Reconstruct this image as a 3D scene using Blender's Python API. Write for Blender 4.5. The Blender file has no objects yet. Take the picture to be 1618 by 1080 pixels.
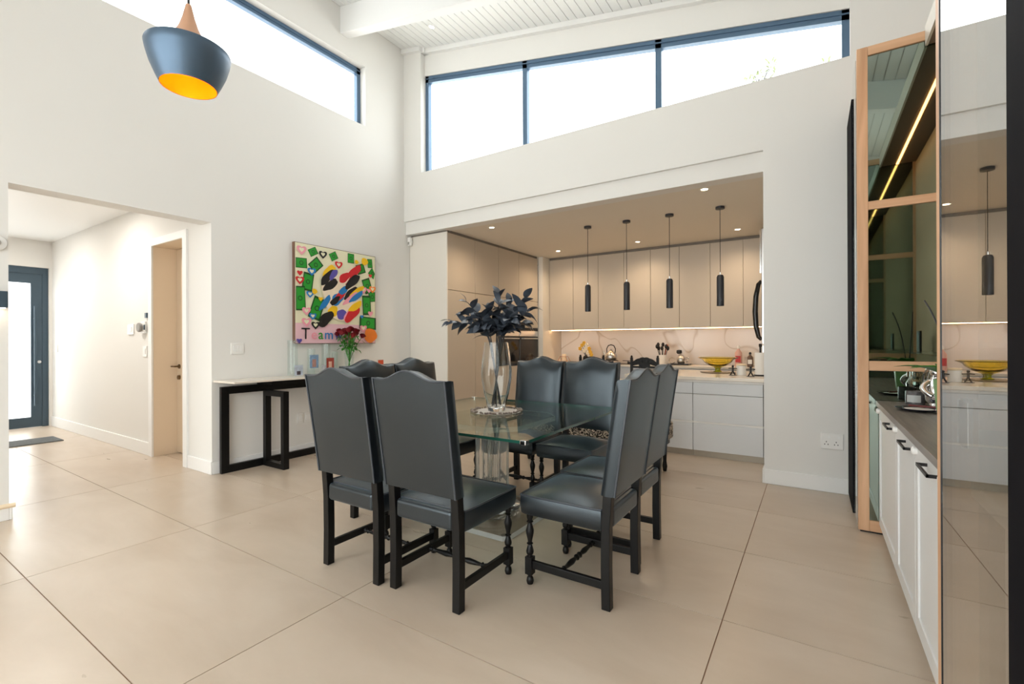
import bpy, bmesh, math, random
from mathutils import Vector, Matrix
random.seed(7)
PI = math.pi
S = bpy.context.scene
COL = S.collection

# ------------------------------------------------------------------ camera
def camera_axes(yaw=0.5743714716522283, pitch=0.0006532371, roll=-0.0036554307):
    f = Vector((-math.sin(yaw) * math.cos(pitch), math.cos(yaw) * math.cos(pitch), math.sin(pitch)))
    r = Vector((math.cos(yaw), math.sin(yaw), 0)); u = r.cross(f)
    r2 = math.cos(roll) * r + math.sin(roll) * u
    u2 = -math.sin(roll) * r + math.cos(roll) * u
    return r2, u2, f
_r, _u, _f = camera_axes()
cd = bpy.data.cameras.new('camera'); cam = bpy.data.objects.new('camera', cd); COL.objects.link(cam)
cd.sensor_width = 36; cd.sensor_fit = 'HORIZONTAL'; cd.lens = 737.92 / 1618 * 36
cd.clip_start = 0.02; cd.clip_end = 200
m = Matrix((( _r.x, _u.x, -_f.x, 0), (_r.y, _u.y, -_f.y, 0), (_r.z, _u.z, -_f.z, 1.3), (0, 0, 0, 1)))
cam.matrix_world = m
S.camera = cam

# ------------------------------------------------------------------ world, light, exposure
SKY = 5.2
w = bpy.data.worlds.new('overcast_sky'); S.world = w; w.use_nodes = True
nt = w.node_tree; bg = nt.nodes['Background']
bg.inputs[0].default_value = (1.0, 0.99, 0.97, 1); bg.inputs[1].default_value = SKY
S.view_settings.view_transform = 'Standard'; S.view_settings.look = 'None'
S.view_settings.exposure = 0.13; S.view_settings.gamma = 1.0
S.view_settings.use_curve_mapping = False
try:
    S.cycles.use_denoising = True
    S.cycles.max_bounces = 14; S.cycles.diffuse_bounces = 6; S.cycles.glossy_bounces = 6
    S.cycles.transmission_bounces = 12; S.cycles.transparent_max_bounces = 24
    S.cycles.sample_clamp_indirect = 8.0
except Exception:
    pass

def portal(name, loc, sx, sy, rot):
    l = bpy.data.lights.new(name, 'AREA'); l.shape = 'RECTANGLE'; l.size = sx; l.size_y = sy
    l.cycles.is_portal = True
    o = bpy.data.objects.new(name, l); o.location = loc; o.rotation_euler = rot; COL.objects.link(o)
portal('sky_portal_left', (-5.30, 1.85, 4.58), 4.7, 0.9, (0, -PI / 2, 0))
portal('sky_portal_back', (-2.2, 5.30, 4.5), 5.1, 1.7, (-PI / 2, 0, 0))
portal('sky_portal_garden', (-2.0, -2.15, 1.75), 5.6, 3.5, (PI / 2, 0, 0))
portal('sky_portal_entrance', (-10.5, 1.55, 1.25), 1.3, 2.5, (0, -PI / 2, 0))

# ------------------------------------------------------------------ materials
def mat(name):
    mm = bpy.data.materials.new(name); mm.use_nodes = True
    return mm, mm.node_tree, mm.node_tree.nodes, mm.node_tree.links, mm.node_tree.nodes['Principled BSDF']
def srgb(r, g, b):
    return tuple(((c / 255) / 12.92 if c / 255 <= .04045 else ((c / 255 + .055) / 1.055) ** 2.4) for c in (r, g, b)) + (1,)
def simple(name, col, rough=.5, metal=0, noise=0, scale=8, spec=None, coat=0, bump=0, bscale=60, vec=None):
    mm, t, n, l, b = mat(name)
    b.inputs['Base Color'].default_value = col; b.inputs['Roughness'].default_value = rough
    b.inputs['Metallic'].default_value = metal
    if spec is not None: b.inputs['Specular IOR Level'].default_value = spec
    if coat: b.inputs['Coat Weight'].default_value = coat; b.inputs['Coat Roughness'].default_value = .1
    if noise or bump:
        tc = n.new('ShaderNodeTexCoord'); mp = n.new('ShaderNodeMapping')
        l.new(tc.outputs['Object'], mp.inputs[0])
        if vec: mp.inputs['Scale'].default_value = vec
    if noise:
        nz = n.new('ShaderNodeTexNoise'); nz.inputs['Scale'].default_value = scale; nz.inputs['Detail'].default_value = 5
        l.new(mp.outputs[0], nz.inputs['Vector'])
        mx = n.new('ShaderNodeMixRGB'); mx.blend_type = 'MIX'
        mx.inputs[1].default_value = tuple(c * (1 - noise) for c in col[:3]) + (1,)
        mx.inputs[2].default_value = tuple(min(1, c * (1 + noise)) for c in col[:3]) + (1,)
        l.new(nz.outputs['Fac'], mx.inputs[0]); l.new(mx.outputs[0], b.inputs['Base Color'])
    if bump:
        nb = n.new('ShaderNodeTexNoise'); nb.inputs['Scale'].default_value = bscale; nb.inputs['Detail'].default_value = 4
        l.new(mp.outputs[0], nb.inputs['Vector'])
        bp = n.new('ShaderNodeBump'); bp.inputs['Strength'].default_value = bump; bp.inputs['Distance'].default_value = .01
        l.new(nb.outputs['Fac'], bp.inputs['Height']); l.new(bp.outputs[0], b.inputs['Normal'])
    return mm
def emit(name, col, s):
    mm, t, n, l, b = mat(name)
    b.inputs['Base Color'].default_value = col
    b.inputs['Emission Color'].default_value = col; b.inputs['Emission Strength'].default_value = s
    return mm
def pane(name, tint=(1, 1, 1, 1), ior=1.5, gl=(1, 1, 1, 1)):
    mm, t, n, l, b = mat(name); n.remove(b)
    out = n['Material Output']
    tr = n.new('ShaderNodeBsdfTransparent'); tr.inputs[0].default_value = tint
    g = n.new('ShaderNodeBsdfGlossy'); g.inputs['Roughness'].default_value = 0.0; g.inputs[0].default_value = gl
    fr = n.new('ShaderNodeFresnel'); ge = n.new('ShaderNodeNewGeometry'); mr = n.new('ShaderNodeMapRange')
    mr.inputs['To Min'].default_value = ior; mr.inputs['To Max'].default_value = 1 / ior
    l.new(ge.outputs['Backfacing'], mr.inputs[0]); l.new(mr.outputs[0], fr.inputs[0])
    mx = n.new('ShaderNodeMixShader')
    l.new(fr.outputs[0], mx.inputs[0]); l.new(tr.outputs[0], mx.inputs[1]); l.new(g.outputs[0], mx.inputs[2])
    l.new(mx.outputs[0], out.inputs[0])
    return mm
def coated(name, tint, base):
    mm = pane(name, tint, 1.5); n = mm.node_tree.nodes; l = mm.node_tree.links
    fr = [q for q in n if q.type == 'FRESNEL'][0]; mx = [q for q in n if q.type == 'MIX_SHADER'][0]
    mr = n.new('ShaderNodeMapRange'); mr.inputs['To Min'].default_value = base; mr.inputs['To Max'].default_value = 1
    l.new(fr.outputs[0], mr.inputs[0]); l.new(mr.outputs[0], mx.inputs[0]); return mm
def glass(name, col=(1, 1, 1, 1), rough=0.0, ior=1.49):
    mm, t, n, l, b = mat(name)
    b.inputs['Base Color'].default_value = col; b.inputs['Roughness'].default_value = rough
    b.inputs['IOR'].default_value = ior; b.inputs['Transmission Weight'].default_value = 1
    return mm
def wood(name, c1, c2, vec=(1, 1, .08), scale=14, rough=.5):
    mm, t, n, l, b = mat(name)
    tc = n.new('ShaderNodeTexCoord'); mp = n.new('ShaderNodeMapping'); mp.inputs['Scale'].default_value = vec
    l.new(tc.outputs['Object'], mp.inputs[0])
    nz = n.new('ShaderNodeTexNoise'); nz.inputs['Scale'].default_value = scale; nz.inputs['Detail'].default_value = 6; nz.inputs['Distortion'].default_value = .6
    l.new(mp.outputs[0], nz.inputs['Vector'])
    cr = n.new('ShaderNodeValToRGB'); cr.color_ramp.elements[0].position = .35; cr.color_ramp.elements[1].position = .7
    cr.color_ramp.elements[0].color = c1; cr.color_ramp.elements[1].color = c2
    l.new(nz.outputs['Fac'], cr.inputs[0]); l.new(cr.outputs[0], b.inputs['Base Color'])
    b.inputs['Roughness'].default_value = rough
    return mm
def tile_material():
    mm, t, n, l, b = mat('porcelain_tile')
    ge = n.new('ShaderNodeNewGeometry'); oi = n.new('ShaderNodeObjectInfo')
    ad = n.new('ShaderNodeVectorMath'); ad.operation = 'MULTIPLY_ADD'
    cb = n.new('ShaderNodeCombineXYZ'); l.new(oi.outputs['Random'], cb.inputs[0]); l.new(oi.outputs['Random'], cb.inputs[1])
    ad.inputs[1].default_value = (17, 31, 5); l.new(cb.outputs[0], ad.inputs[0]); l.new(ge.outputs['Position'], ad.inputs[2])
    mp = n.new('ShaderNodeMapping'); mp.inputs['Scale'].default_value = (.7, 1.8, 1); l.new(ad.outputs[0], mp.inputs[0])
    n1 = n.new('ShaderNodeTexNoise'); n1.inputs['Scale'].default_value = 1.3; n1.inputs['Detail'].default_value = 7; n1.inputs['Roughness'].default_value = .6; n1.inputs['Distortion'].default_value = .4
    l.new(mp.outputs[0], n1.inputs['Vector'])
    cr = n.new('ShaderNodeValToRGB'); e = cr.color_ramp.elements
    e[0].position = .3; e[0].color = srgb(186, 169, 150); e[1].position = .72; e[1].color = srgb(203, 188, 171)
    l.new(n1.outputs['Fac'], cr.inputs[0]); l.new(cr.outputs[0], b.inputs['Base Color'])
    n2 = n.new('ShaderNodeTexNoise'); n2.inputs['Scale'].default_value = 5; n2.inputs['Detail'].default_value = 4
    l.new(mp.outputs[0], n2.inputs['Vector'])
    mr = n.new('ShaderNodeMapRange'); mr.inputs['To Min'].default_value = .24; mr.inputs['To Max'].default_value = .36
    l.new(n2.outputs['Fac'], mr.inputs[0]); l.new(mr.outputs[0], b.inputs['Roughness'])
    return mm
def marble_material():
    mm, t, n, l, b = mat('veined_splashback')
    tc = n.new('ShaderNodeTexCoord')
    n1 = n.new('ShaderNodeTexNoise'); n1.inputs['Scale'].default_value = .9; n1.inputs['Detail'].default_value = 2; n1.inputs['Distortion'].default_value = .5
    l.new(tc.outputs['Object'], n1.inputs['Vector'])
    cr = n.new('ShaderNodeValToRGB'); cr.color_ramp.elements[0].position = .49; cr.color_ramp.elements[0].color = srgb(228, 224, 221)
    a = cr.color_ramp.elements.new(.5); a.color = srgb(200, 190, 180); cr.color_ramp.elements[-1].position = .51; cr.color_ramp.elements[-1].color = srgb(228, 224, 221)
    l.new(n1.outputs['Fac'], cr.inputs[0]); l.new(cr.outputs[0], b.inputs['Base Color']); b.inputs['Roughness'].default_value = .15
    return mm
def pattern_material():
    mm, t, n, l, b = mat('floral_print_fabric')
    tc = n.new('ShaderNodeTexCoord')
    v = n.new('ShaderNodeTexNoise'); v.inputs['Scale'].default_value = 26; v.inputs['Distortion'].default_value = 3.0
    l.new(tc.outputs['Object'], v.inputs['Vector'])
    cr = n.new('ShaderNodeValToRGB'); cr.color_ramp.interpolation = 'CONSTANT'
    cr.color_ramp.elements[0].color = srgb(18, 17, 18); cr.color_ramp.elements[1].position = .52; cr.color_ramp.elements[1].color = srgb(222, 212, 196)
    l.new(v.outputs['Fac'], cr.inputs[0]); l.new(cr.outputs[0], b.inputs['Base Color']); b.inputs['Roughness'].default_value = .8
    return mm

M = {}
M['wall'] = simple('wall_paint', (.785, .776, .750, 1), .85, noise=.012, scale=2, spec=.2)
M['white'] = simple('white_paint', (.86, .86, .85, 1), .5)
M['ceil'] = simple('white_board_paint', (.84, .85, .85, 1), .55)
M['kceil'] = simple('kitchen_ceiling_warm_glow', (.76, .71, .63, 1), .85)  # white ceiling, warm lamp light put into its colour
M['groove'] = simple('ceiling_groove', (.55, .55, .55, 1), .9)
M['tile'] = tile_material()
M['grout'] = simple('grout', srgb(150, 118, 96), .9)
M['alu'] = simple('charcoal_aluminium', srgb(66, 84, 98), .35, .3)
M['alu_window'] = simple('aluminium_sky_bloom', srgb(88, 114, 140), .35, .3)  # frame aluminium with the bloom of the bright sky put in as lighter blue
M['pane'] = pane('window_glass', (.97, .99, .99, 1))
def frosted():
    mm, t, n, l, b = mat('frosted_glass'); n.remove(b); out = n['Material Output']
    tr = n.new('ShaderNodeBsdfTranslucent'); tr.inputs[0].default_value = (.95, .97, .97, 1)
    rf = n.new('ShaderNodeBsdfRefraction'); rf.inputs['IOR'].default_value = 1.02; rf.inputs['Roughness'].default_value = .6; rf.inputs[0].default_value = (.95, .97, .97, 1)
    mx = n.new('ShaderNodeMixShader'); mx.inputs[0].default_value = .5
    l.new(tr.outputs[0], mx.inputs[1]); l.new(rf.outputs[0], mx.inputs[2]); l.new(mx.outputs[0], out.inputs[0])
    return mm
M['frost'] = frosted()
M['matte_black'] = simple('matte_black_profile', (.006, .006, .008, 1), .7, spec=.05)
M['black_metal'] = simple('black_metal', (.012, .012, .014, 1), .35, .2)
M['leather'] = simple('charcoal_leather', srgb(19, 22, 26), .29, bump=.05, bscale=220, spec=.8, noise=.10, scale=3)
M['leather'].node_tree.nodes['Principled BSDF'].inputs['Specular Tint'].default_value = (.78, .91, 1, 1)  # blue skylight sheen put into the leather's specular and sheen tints
M['leather'].node_tree.nodes['Principled BSDF'].inputs['Sheen Weight'].default_value = .26
M['leather'].node_tree.nodes['Principled BSDF'].inputs['Sheen Roughness'].default_value = .35
M['leather'].node_tree.nodes['Principled BSDF'].inputs['Sheen Tint'].default_value = (.45, .66, .82, 1)
M['piping'] = simple('leather_piping', srgb(58, 63, 70), .3)  # lighter than the leather, a highlight put into the piping colour
M['ebony'] = simple('black_stained_wood', (.005, .0048, .0048, 1), .36, noise=.4, scale=20, spec=.25)
M['glass_top'] = pane('table_glass', (.84, .93, .90, 1), 1.55)
M['glass_edge'] = simple('green_glass_edge', srgb(38, 92, 80), .08, spec=.8)
M['acrylic'] = glass('clear_acrylic', (.985, .99, .98, 1), 0.0, 1.49)
M['glass'] = glass('clear_glass', (.97, .99, .985, 1), 0.0, 1.45)
M['thin_glass'] = pane('thin_clear_glass', (.95, .97, .965, 1), 1.35)
def cloudy(name, f):
    mm = glass(name, (.985, .99, .98, 1)); n = mm.node_tree.nodes; l = mm.node_tree.links; b = n['Principled BSDF']; out = n['Material Output']
    tl = n.new('ShaderNodeBsdfTranslucent'); tl.inputs[0].default_value = (.9, .93, .9, 1)
    df = n.new('ShaderNodeBsdfDiffuse'); df.inputs[0].default_value = (.9, .92, .9, 1)
    m1 = n.new('ShaderNodeMixShader'); m1.inputs[0].default_value = .5; l.new(tl.outputs[0], m1.inputs[1]); l.new(df.outputs[0], m1.inputs[2])
    m2 = n.new('ShaderNodeMixShader'); m2.inputs[0].default_value = f; l.new(b.outputs[0], m2.inputs[1]); l.new(m1.outputs[0], m2.inputs[2])
    l.new(m2.outputs[0], out.inputs[0]); return mm
M['acrylic_edge'] = cloudy('acrylic_edge_glow', .85)  # edge glow put in as cloudy white on otherwise clear acrylic
M['ribbed'] = cloudy('ribbed_acrylic', .16)
M['chrome'] = simple('chrome', (.8, .8, .8, 1), .12, 1)
M['steel'] = simple('brushed_steel', (.62, .62, .62, 1), .28, 1)
M['greige'] = simple('greige_cabinet_lacquer', srgb(192, 181, 166), .42)
M['greige_side'] = simple('cream_side_panel', srgb(226, 221, 212), .5)
M['shadow_gap'] = simple('grey_shadow_gap', srgb(120, 112, 104), .6)
M['island'] = simple('pale_grey_drawer_lacquer', srgb(212, 215, 218), .35)
M['kick'] = simple('brushed_kickboard', srgb(170, 160, 145), .4, .4)
M['stone'] = simple('cream_stone_worktop', srgb(226, 218, 206), .2, noise=.04, scale=20)
M['marble'] = marble_material()
M['oven'] = simple('black_oven_glass', (.01, .01, .011, 1), .06)
M['oak'] = wood('pale_oak', srgb(196, 152, 116), srgb(222, 180, 143), (1, 1, .1), 12)
M['oak_rail'] = wood('pale_oak_rail', srgb(198, 154, 118), srgb(222, 180, 143), (.1, 1, 1), 12)
M['slat'] = wood('ribbed_oak', srgb(186, 166, 136), srgb(214, 194, 162), (1, 1, .05), 20, .6)
M['soffit'] = simple('brown_soffit', srgb(120, 100, 84), .6)
M['dark_mirror'] = simple('smoked_mirror', (.32, .39, .35, 1), .02, 1)
M['cab_glass'] = coated('reflective_cabinet_glass', (.82, .85, .84, 1), .40)
M['counter_grey'] = wood('grey_grained_worktop', srgb(112, 106, 102), srgb(142, 135, 129), (6, .35, 1), 8, .35)
M['cab_white'] = simple('white_shaker_lacquer', srgb(226, 227, 227), .35)
M['plastic'] = simple('white_plastic', srgb(236, 235, 232), .35)
M['gap'] = simple('plate_gap', srgb(150, 148, 144), .6)
M['dark'] = simple('dark_hole', (.02, .02, .02, 1), .6)
M['doorpaint'] = simple('cream_door_paint', srgb(226, 208, 184), .5)
M['brass'] = simple('bronze_handle', srgb(120, 98, 70), .35, .8)
M['led'] = emit('warm_led_strip', (1, .60, .30, 1), 11)
M['led2'] = emit('amber_led_strip', (1, .44, .14, 1), 14)
M['bulb'] = emit('warm_downlight', (1, .80, .55, 1), 30)
M['bulb_white'] = emit('white_downlight', (1, .97, .92, 1), 14)
M['lampshade'] = simple('slate_spun_metal', srgb(84, 104, 124), .38, .55)
M['copper'] = simple('neck_peach_reflection', srgb(222, 176, 146), .35, .75)  # peach reflection put into the colour of the metal neck
M['gold'] = simple('gold_lining', srgb(255, 178, 20), .35, .25)
M['pendant'] = simple('pendant_charcoal', srgb(38, 42, 50), .4)
M['rope'] = simple('black_cable', (.02, .02, .02, 1), .6)
M['leaf_dark'] = simple('blackened_leaf', srgb(70, 77, 87), .32, noise=.5, scale=14)
M['stem_dark'] = simple('dark_stem', srgb(52, 54, 58), .6)
M['leaf_green'] = simple('fresh_green_leaf', srgb(50, 128, 34), .35, noise=.3, scale=10)
M['rose'] = simple('dark_red_petal', srgb(122, 8, 24), .55, noise=.3, scale=30)
M['pink'] = simple('pale_pink', srgb(232, 190, 200), .7)
M['pattern'] = pattern_material()
M['mat_grey'] = simple('grey_doormat', srgb(112, 116, 118), .95, noise=.35, scale=40, bump=.5, bscale=120)
M['bead'] = simple('pewter_beads', srgb(140, 128, 118), .35, .4)
M['lace'] = simple('pale_lace', srgb(214, 208, 202), .8)
M['yellow_glass'] = glass('yellow_glass', (1, .86, .28, 1), .05, 1.3)
M['paper'] = simple('paper_white', srgb(240, 239, 236), .8)
M['copper_lantern'] = simple('rose_copper', srgb(190, 130, 100), .3, .8)
M['candle'] = simple('cream_wax', srgb(240, 220, 190), .6)
M['yellow_petal'] = simple('yellow_petal', srgb(228, 178, 58), .6, noise=.3, scale=20)
M['white_petal'] = simple('white_petal', srgb(236, 226, 206), .6)
M['orange'] = simple('orange_silicone', srgb(224, 92, 32), .5)
M['red'] = simple('red_plastic', srgb(190, 38, 34), .4)
M['canvas'] = simple('cream_canvas', srgb(233, 230, 198), .6, noise=.05, scale=6)
M['artside'] = simple('brown_frame_edge', srgb(112, 82, 66), .6)
M['sofftrim'] = simple('cream_edge', srgb(222, 216, 204), .5)
M['cloth_cream'] = simple('cream_fabric', srgb(236, 214, 160), .8)

# ------------------------------------------------------------------ mesh helpers
class MB:
    def __init__(s): s.v = []; s.f = []; s.mi = []; s.cur = 0
    def add(s, vs, fs):
        k = len(s.v); s.v += [tuple(p) for p in vs]; s.f += [tuple(i + k for i in q) for q in fs]; s.mi += [s.cur] * len(fs); return s
    def box(s, x0, x1, y0, y1, z0, z1):
        return s.add([(x0, y0, z0), (x1, y0, z0), (x1, y1, z0), (x0, y1, z0), (x0, y0, z1), (x1, y0, z1), (x1, y1, z1), (x0, y1, z1)],
                     [(0, 3, 2, 1), (4, 5, 6, 7), (0, 1, 5, 4), (1, 2, 6, 5), (2, 3, 7, 6), (3, 0, 4, 7)])
    def hexa(s, b, t):
        return s.add(list(b) + list(t), [(0, 3, 2, 1), (4, 5, 6, 7), (0, 1, 5, 4), (1, 2, 6, 5), (2, 3, 7, 6), (3, 0, 4, 7)])
    def prism(s, pts, d):
        n = len(pts); d = Vector(d); a = [Vector(p) for p in pts]; b = [p + d for p in a]
        return s.add(a + b, [tuple(range(n))[::-1], tuple(range(n, 2 * n))] + [(i, (i + 1) % n, n + (i + 1) % n, n + i) for i in range(n)])
    def lathe(s, prof, n=24, c=(0, 0, 0), axis='z', cap=True, mod=None):
        vs = []; fs = []
        for (r, z) in prof:
            for i in range(n):
                a = 2 * PI * i / n; rr = r * (mod(i, n) if mod else 1)
                p = (rr * math.cos(a), rr * math.sin(a), z)
                if axis == 'x': p = (z, p[0], p[1])
                elif axis == 'y': p = (p[0], z, -p[1]) if False else (p[1], z, p[0])
                vs.append((p[0] + c[0], p[1] + c[1], p[2] + c[2]))
        for j in range(len(prof) - 1):
            for i in range(n):
                fs.append((j * n + i, j * n + (i + 1) % n, (j + 1) * n + (i + 1) % n, (j + 1) * n + i))
        if cap:
            if prof[0][0] > 1e-5: fs.append(tuple(range(n))[::-1])
            if prof[-1][0] > 1e-5: fs.append(tuple(range((len(prof) - 1) * n, len(prof) * n)))
        return s.add(vs, fs)
    def cyl(s, p0, p1, r0, r1=None, n=12): return s.tube([p0, p1], [r0, r0 if r1 is None else r1], n)
    def tube(s, pts, r, n=8):
        pts = [Vector(p) for p in pts]; m_ = len(pts)
        rs = r if isinstance(r, (list, tuple)) else [r] * m_
        vs = []; fs = []; up = None
        for i, p in enumerate(pts):
            t = (pts[min(i + 1, m_ - 1)] - pts[max(i - 1, 0)]).normalized()
            if up is None:
                up = Vector((0, 0, 1)) if abs(t.z) < .9 else Vector((1, 0, 0))
            a = t.cross(up)
            if a.length < 1e-5: a = t.cross(Vector((0, 1, 0)))
            a.normalize(); b = a.cross(t); up = b
            for k in range(n):
                g = 2 * PI * k / n; vs.append(p + (a * math.cos(g) + b * math.sin(g)) * rs[i])
        for i in range(m_ - 1):
            for k in range(n): fs.append((i * n + k, (i + 1) * n + k, (i + 1) * n + (k + 1) % n, i * n + (k + 1) % n))
        fs.append(tuple(range(n))); fs.append(tuple(range((m_ - 1) * n, m_ * n))[::-1])
        return s.add(vs, fs)
    def ball(s, c, r, n=12, sz=1.0):
        k = n // 2
        prof = [(max(1e-6, r * math.sin(PI * j / k)), -r * sz * math.cos(PI * j / k)) for j in range(k + 1)]
        return s.lathe(prof, n, c, cap=False)
    def build(s, name, material, parent=None, smooth=False, bevel=0, seg=2, clean=False):
        me = bpy.data.meshes.new(name)
        top = parent
        while top is not None and top.parent is not None: top = top.parent
        off = Vector(top['_o']) if (top is not None and '_o' in top) else None
        mats = material if isinstance(material, (list, tuple)) else [material]
        vs = s.v
        loc = Vector((0, 0, 0))
        if off is not None: vs = [(x - off.x, y - off.y, z - off.z) for x, y, z in vs]
        elif parent is None:
            xs = [v[0] for v in vs]; ys = [v[1] for v in vs]; zs = [v[2] for v in vs]
            loc = Vector(((min(xs) + max(xs)) / 2, (min(ys) + max(ys)) / 2, min(zs)))
            vs = [(x - loc.x, y - loc.y, z - loc.z) for x, y, z in vs]
        me.from_pydata(vs, [], s.f)
        for mm in mats: me.materials.append(mm)
        if len(mats) > 1: me.polygons.foreach_set('material_index', s.mi)
        bm = bmesh.new(); bm.from_mesh(me)
        if clean: bmesh.ops.remove_doubles(bm, verts=bm.verts, dist=1e-5)
        bmesh.ops.recalc_face_normals(bm, faces=bm.faces); bm.to_mesh(me); bm.free()
        if smooth:
            me.polygons.foreach_set('use_smooth', [True] * len(me.polygons))
            me.set_sharp_from_angle(angle=math.radians(42))
        me.update()
        o = bpy.data.objects.new(name, me); COL.objects.link(o); o.location = loc
        if parent is None: o['_o'] = list(loc)
        else: o.parent = parent
        if bevel:
            b = o.modifiers.new('bevel', 'BEVEL'); b.width = bevel; b.segments = seg; b.limit_method = 'ANGLE'
        return o
def B(*a): return MB().box(*a)
def tag(o, label, cat, group=None, kind=None):
    o['label'] = label; o['category'] = cat
    if group: o['group'] = group
    if kind: o['kind'] = kind
    return o
def thing(name, label, cat, loc=(0, 0, 0), group=None, kind=None):
    o = bpy.data.objects.new(name, None); o.empty_display_size = .05; COL.objects.link(o); o.location = loc
    o['_o'] = list(loc)
    return tag(o, label, cat, group, kind)
def copy_tree(o, parent=None):
    c = o.copy(); COL.objects.link(c); c.parent = parent
    for ch in list(o.children): copy_tree(ch, c)
    return c
def bez(p0, p1, p2, n=8):
    p0, p1, p2 = Vector(p0), Vector(p1), Vector(p2)
    return [(1 - t) ** 2 * p0 + 2 * t * (1 - t) * p1 + t * t * p2 for t in [i / n for i in range(n + 1)]]
def inst(src, parent, loc=(0, 0, 0), rot=(0, 0, 0), scale=(1, 1, 1), name=None):
    o = bpy.data.objects.new(name or src.name.split('.')[0], src.data if hasattr(src, 'data') else src)
    COL.objects.link(o); o.parent = parent; o.location = loc; o.rotation_euler = rot; o.scale = scale
    return o

# ------------------------------------------------------------------ layout numbers
XL = -5.02; YB = 4.87; XR = 0.95; YF = -2.0; YK = 8.30; XH = -10.2; YH = 2.27
def zc(x): return 5.55 - .2 * (x + 5.02)         # underside of the sloping ceiling
KZ = 2.88

# ------------------------------------------------------------------ floor
fl = B(-10.4, 1.2, -4.4, 8.5, -.10, -.004).build('floor', M['grout']); tag(fl, 'pale beige large format porcelain tile floor', 'floor', kind='structure')
TX, TY = 1.6625, .8288
tm = MB().box(-TX / 2 + .0025, TX / 2 - .0025, -TY / 2 + .0025, TY / 2 - .0025, -.006, 0)
tile0 = None
for i in range(-6, 2):
    for j in range(-8, 8):
        x0 = -.365 + TX * i; y0 = 2.366 + TY * j
        xa, xb, ya, yb = max(x0, -10.3), min(x0 + TX, 1.1), max(y0, -4.3), min(y0 + TY, 8.45)
        if xb - xa < .03 or yb - ya < .03: continue
        if xb < XL - .3 and (ya > 2.9 or yb < -.7): continue
        full = abs(xb - xa - TX) < 1e-6 and abs(yb - ya - TY) < 1e-6
        if full and tile0 is None:
            tile0 = tm.build('tile', M['tile'], fl)
            tile0.location = ((x0 + TX / 2) - fl.location.x, (y0 + TY / 2) - fl.location.y, -fl.location.z)
            for v in tile0.data.vertices: v.co += Vector(fl['_o'])
        elif full:
            inst(tile0, fl, ((x0 + TX / 2) - fl.location.x, (y0 + TY / 2) - fl.location.y, -fl.location.z), name='tile')
        else:
            B(xa + .0025, xb - .0025, ya + .0025, yb - .0025, -.006, 0).build('tile', M['tile'], fl)

# ------------------------------------------------------------------ walls
def struct(o, label, cat): return tag(o, label, cat, kind='structure')
b = MB()
T = .20
for (ya, yb, za, zb) in [(YF - .2, .88, 0, 4.19), (.88, 2.27, 2.50, 4.19), (2.27, YK + .15, 0, 2.95), (2.27, YB + .3, 2.95, 4.19),
                         (YF - .2, -.5, 4.19, 4.98), (4.175, YB + .3, 4.19, 4.98), (YF - .2, YB + .3, 4.98, 5.62)]:
    b.box(XL - T, XL, ya, yb, za, zb)
struct(b.build('wall_left', M['wall']), 'tall off-white wall with clerestory window and hall opening', 'wall')
b = MB()
b.box(-.39, XR + .2, YB, YB + .20, 0, 3.71)
b.box(XL, -.39, YB, YB + .20, 3.06, 3.71)
b.box(XL, -4.68, YB, YB + .20, 3.71, zc(XL) + .05)
b.box(.265, XR + .2, YB, YB + .20, 3.71, 4.62)
def wt(x): return 5.124 - .1934 * (x + 4.698)     # top line of the clerestory window
b.prism([(-4.68, YB + .085, wt(-4.68)), (.265, YB + .085, wt(.265)), (.265, YB + .085, zc(.265) + .03), (-4.68, YB + .085, zc(-4.68) + .03)], (0, .115, 0))
struct(b.build('wall_back', M['wall']), 'off-white wall above the kitchen opening with strip window', 'wall')
struct(B(XL, -.39, YB + .035, YB + .20, 2.875, 3.06).build('trim_1', M['wall']), 'recessed lintel band over the kitchen opening', 'trim')
b = B(XR, XR + .2, YF, YB, 0, 4.6)
struct(b.build('wall_right', M['wall']), 'plain wall behind the drinks cabinet', 'wall')
b = MB()
b.box(XL, -4.75, YF - .2, YF, 0, 5.6).box(.75, XR, YF - .2, YF, 0, 4.6).box(-4.75, .75, YF - .2, YF, 3.45, 4.4)
b.hexa([(XL, YF - .2, 4.4), (.9, YF - .2, 4.4), (.9, YF, 4.4), (XL, YF, 4.4)], [(XL, YF - .2, 5.6), (.9, YF - .2, 4.42), (.9, YF, 4.42), (XL, YF, 5.6)])
struct(b.build('wall_front', M['wall']), 'wall behind the viewer with wide garden doors added for daylight', 'wall')
# kitchen shell
struct(B(-4.9, .4, YK, YK + .15, 0, KZ + .05).build('wall_kitchen', M['wall']), 'kitchen end wall behind the wall cabinets', 'wall')
struct(B(.15, .35, YB + .2, YK, 0, KZ + .05).build('wall_kitchen_right', M['wall']), 'kitchen side wall beside the fridge', 'wall')
struct(B(XL, .4, YB + .2, YK + .15, KZ, KZ + .12).build('ceiling_kitchen', M['kceil']), 'flat kitchen ceiling with recessed lights', 'ceiling')
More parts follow.
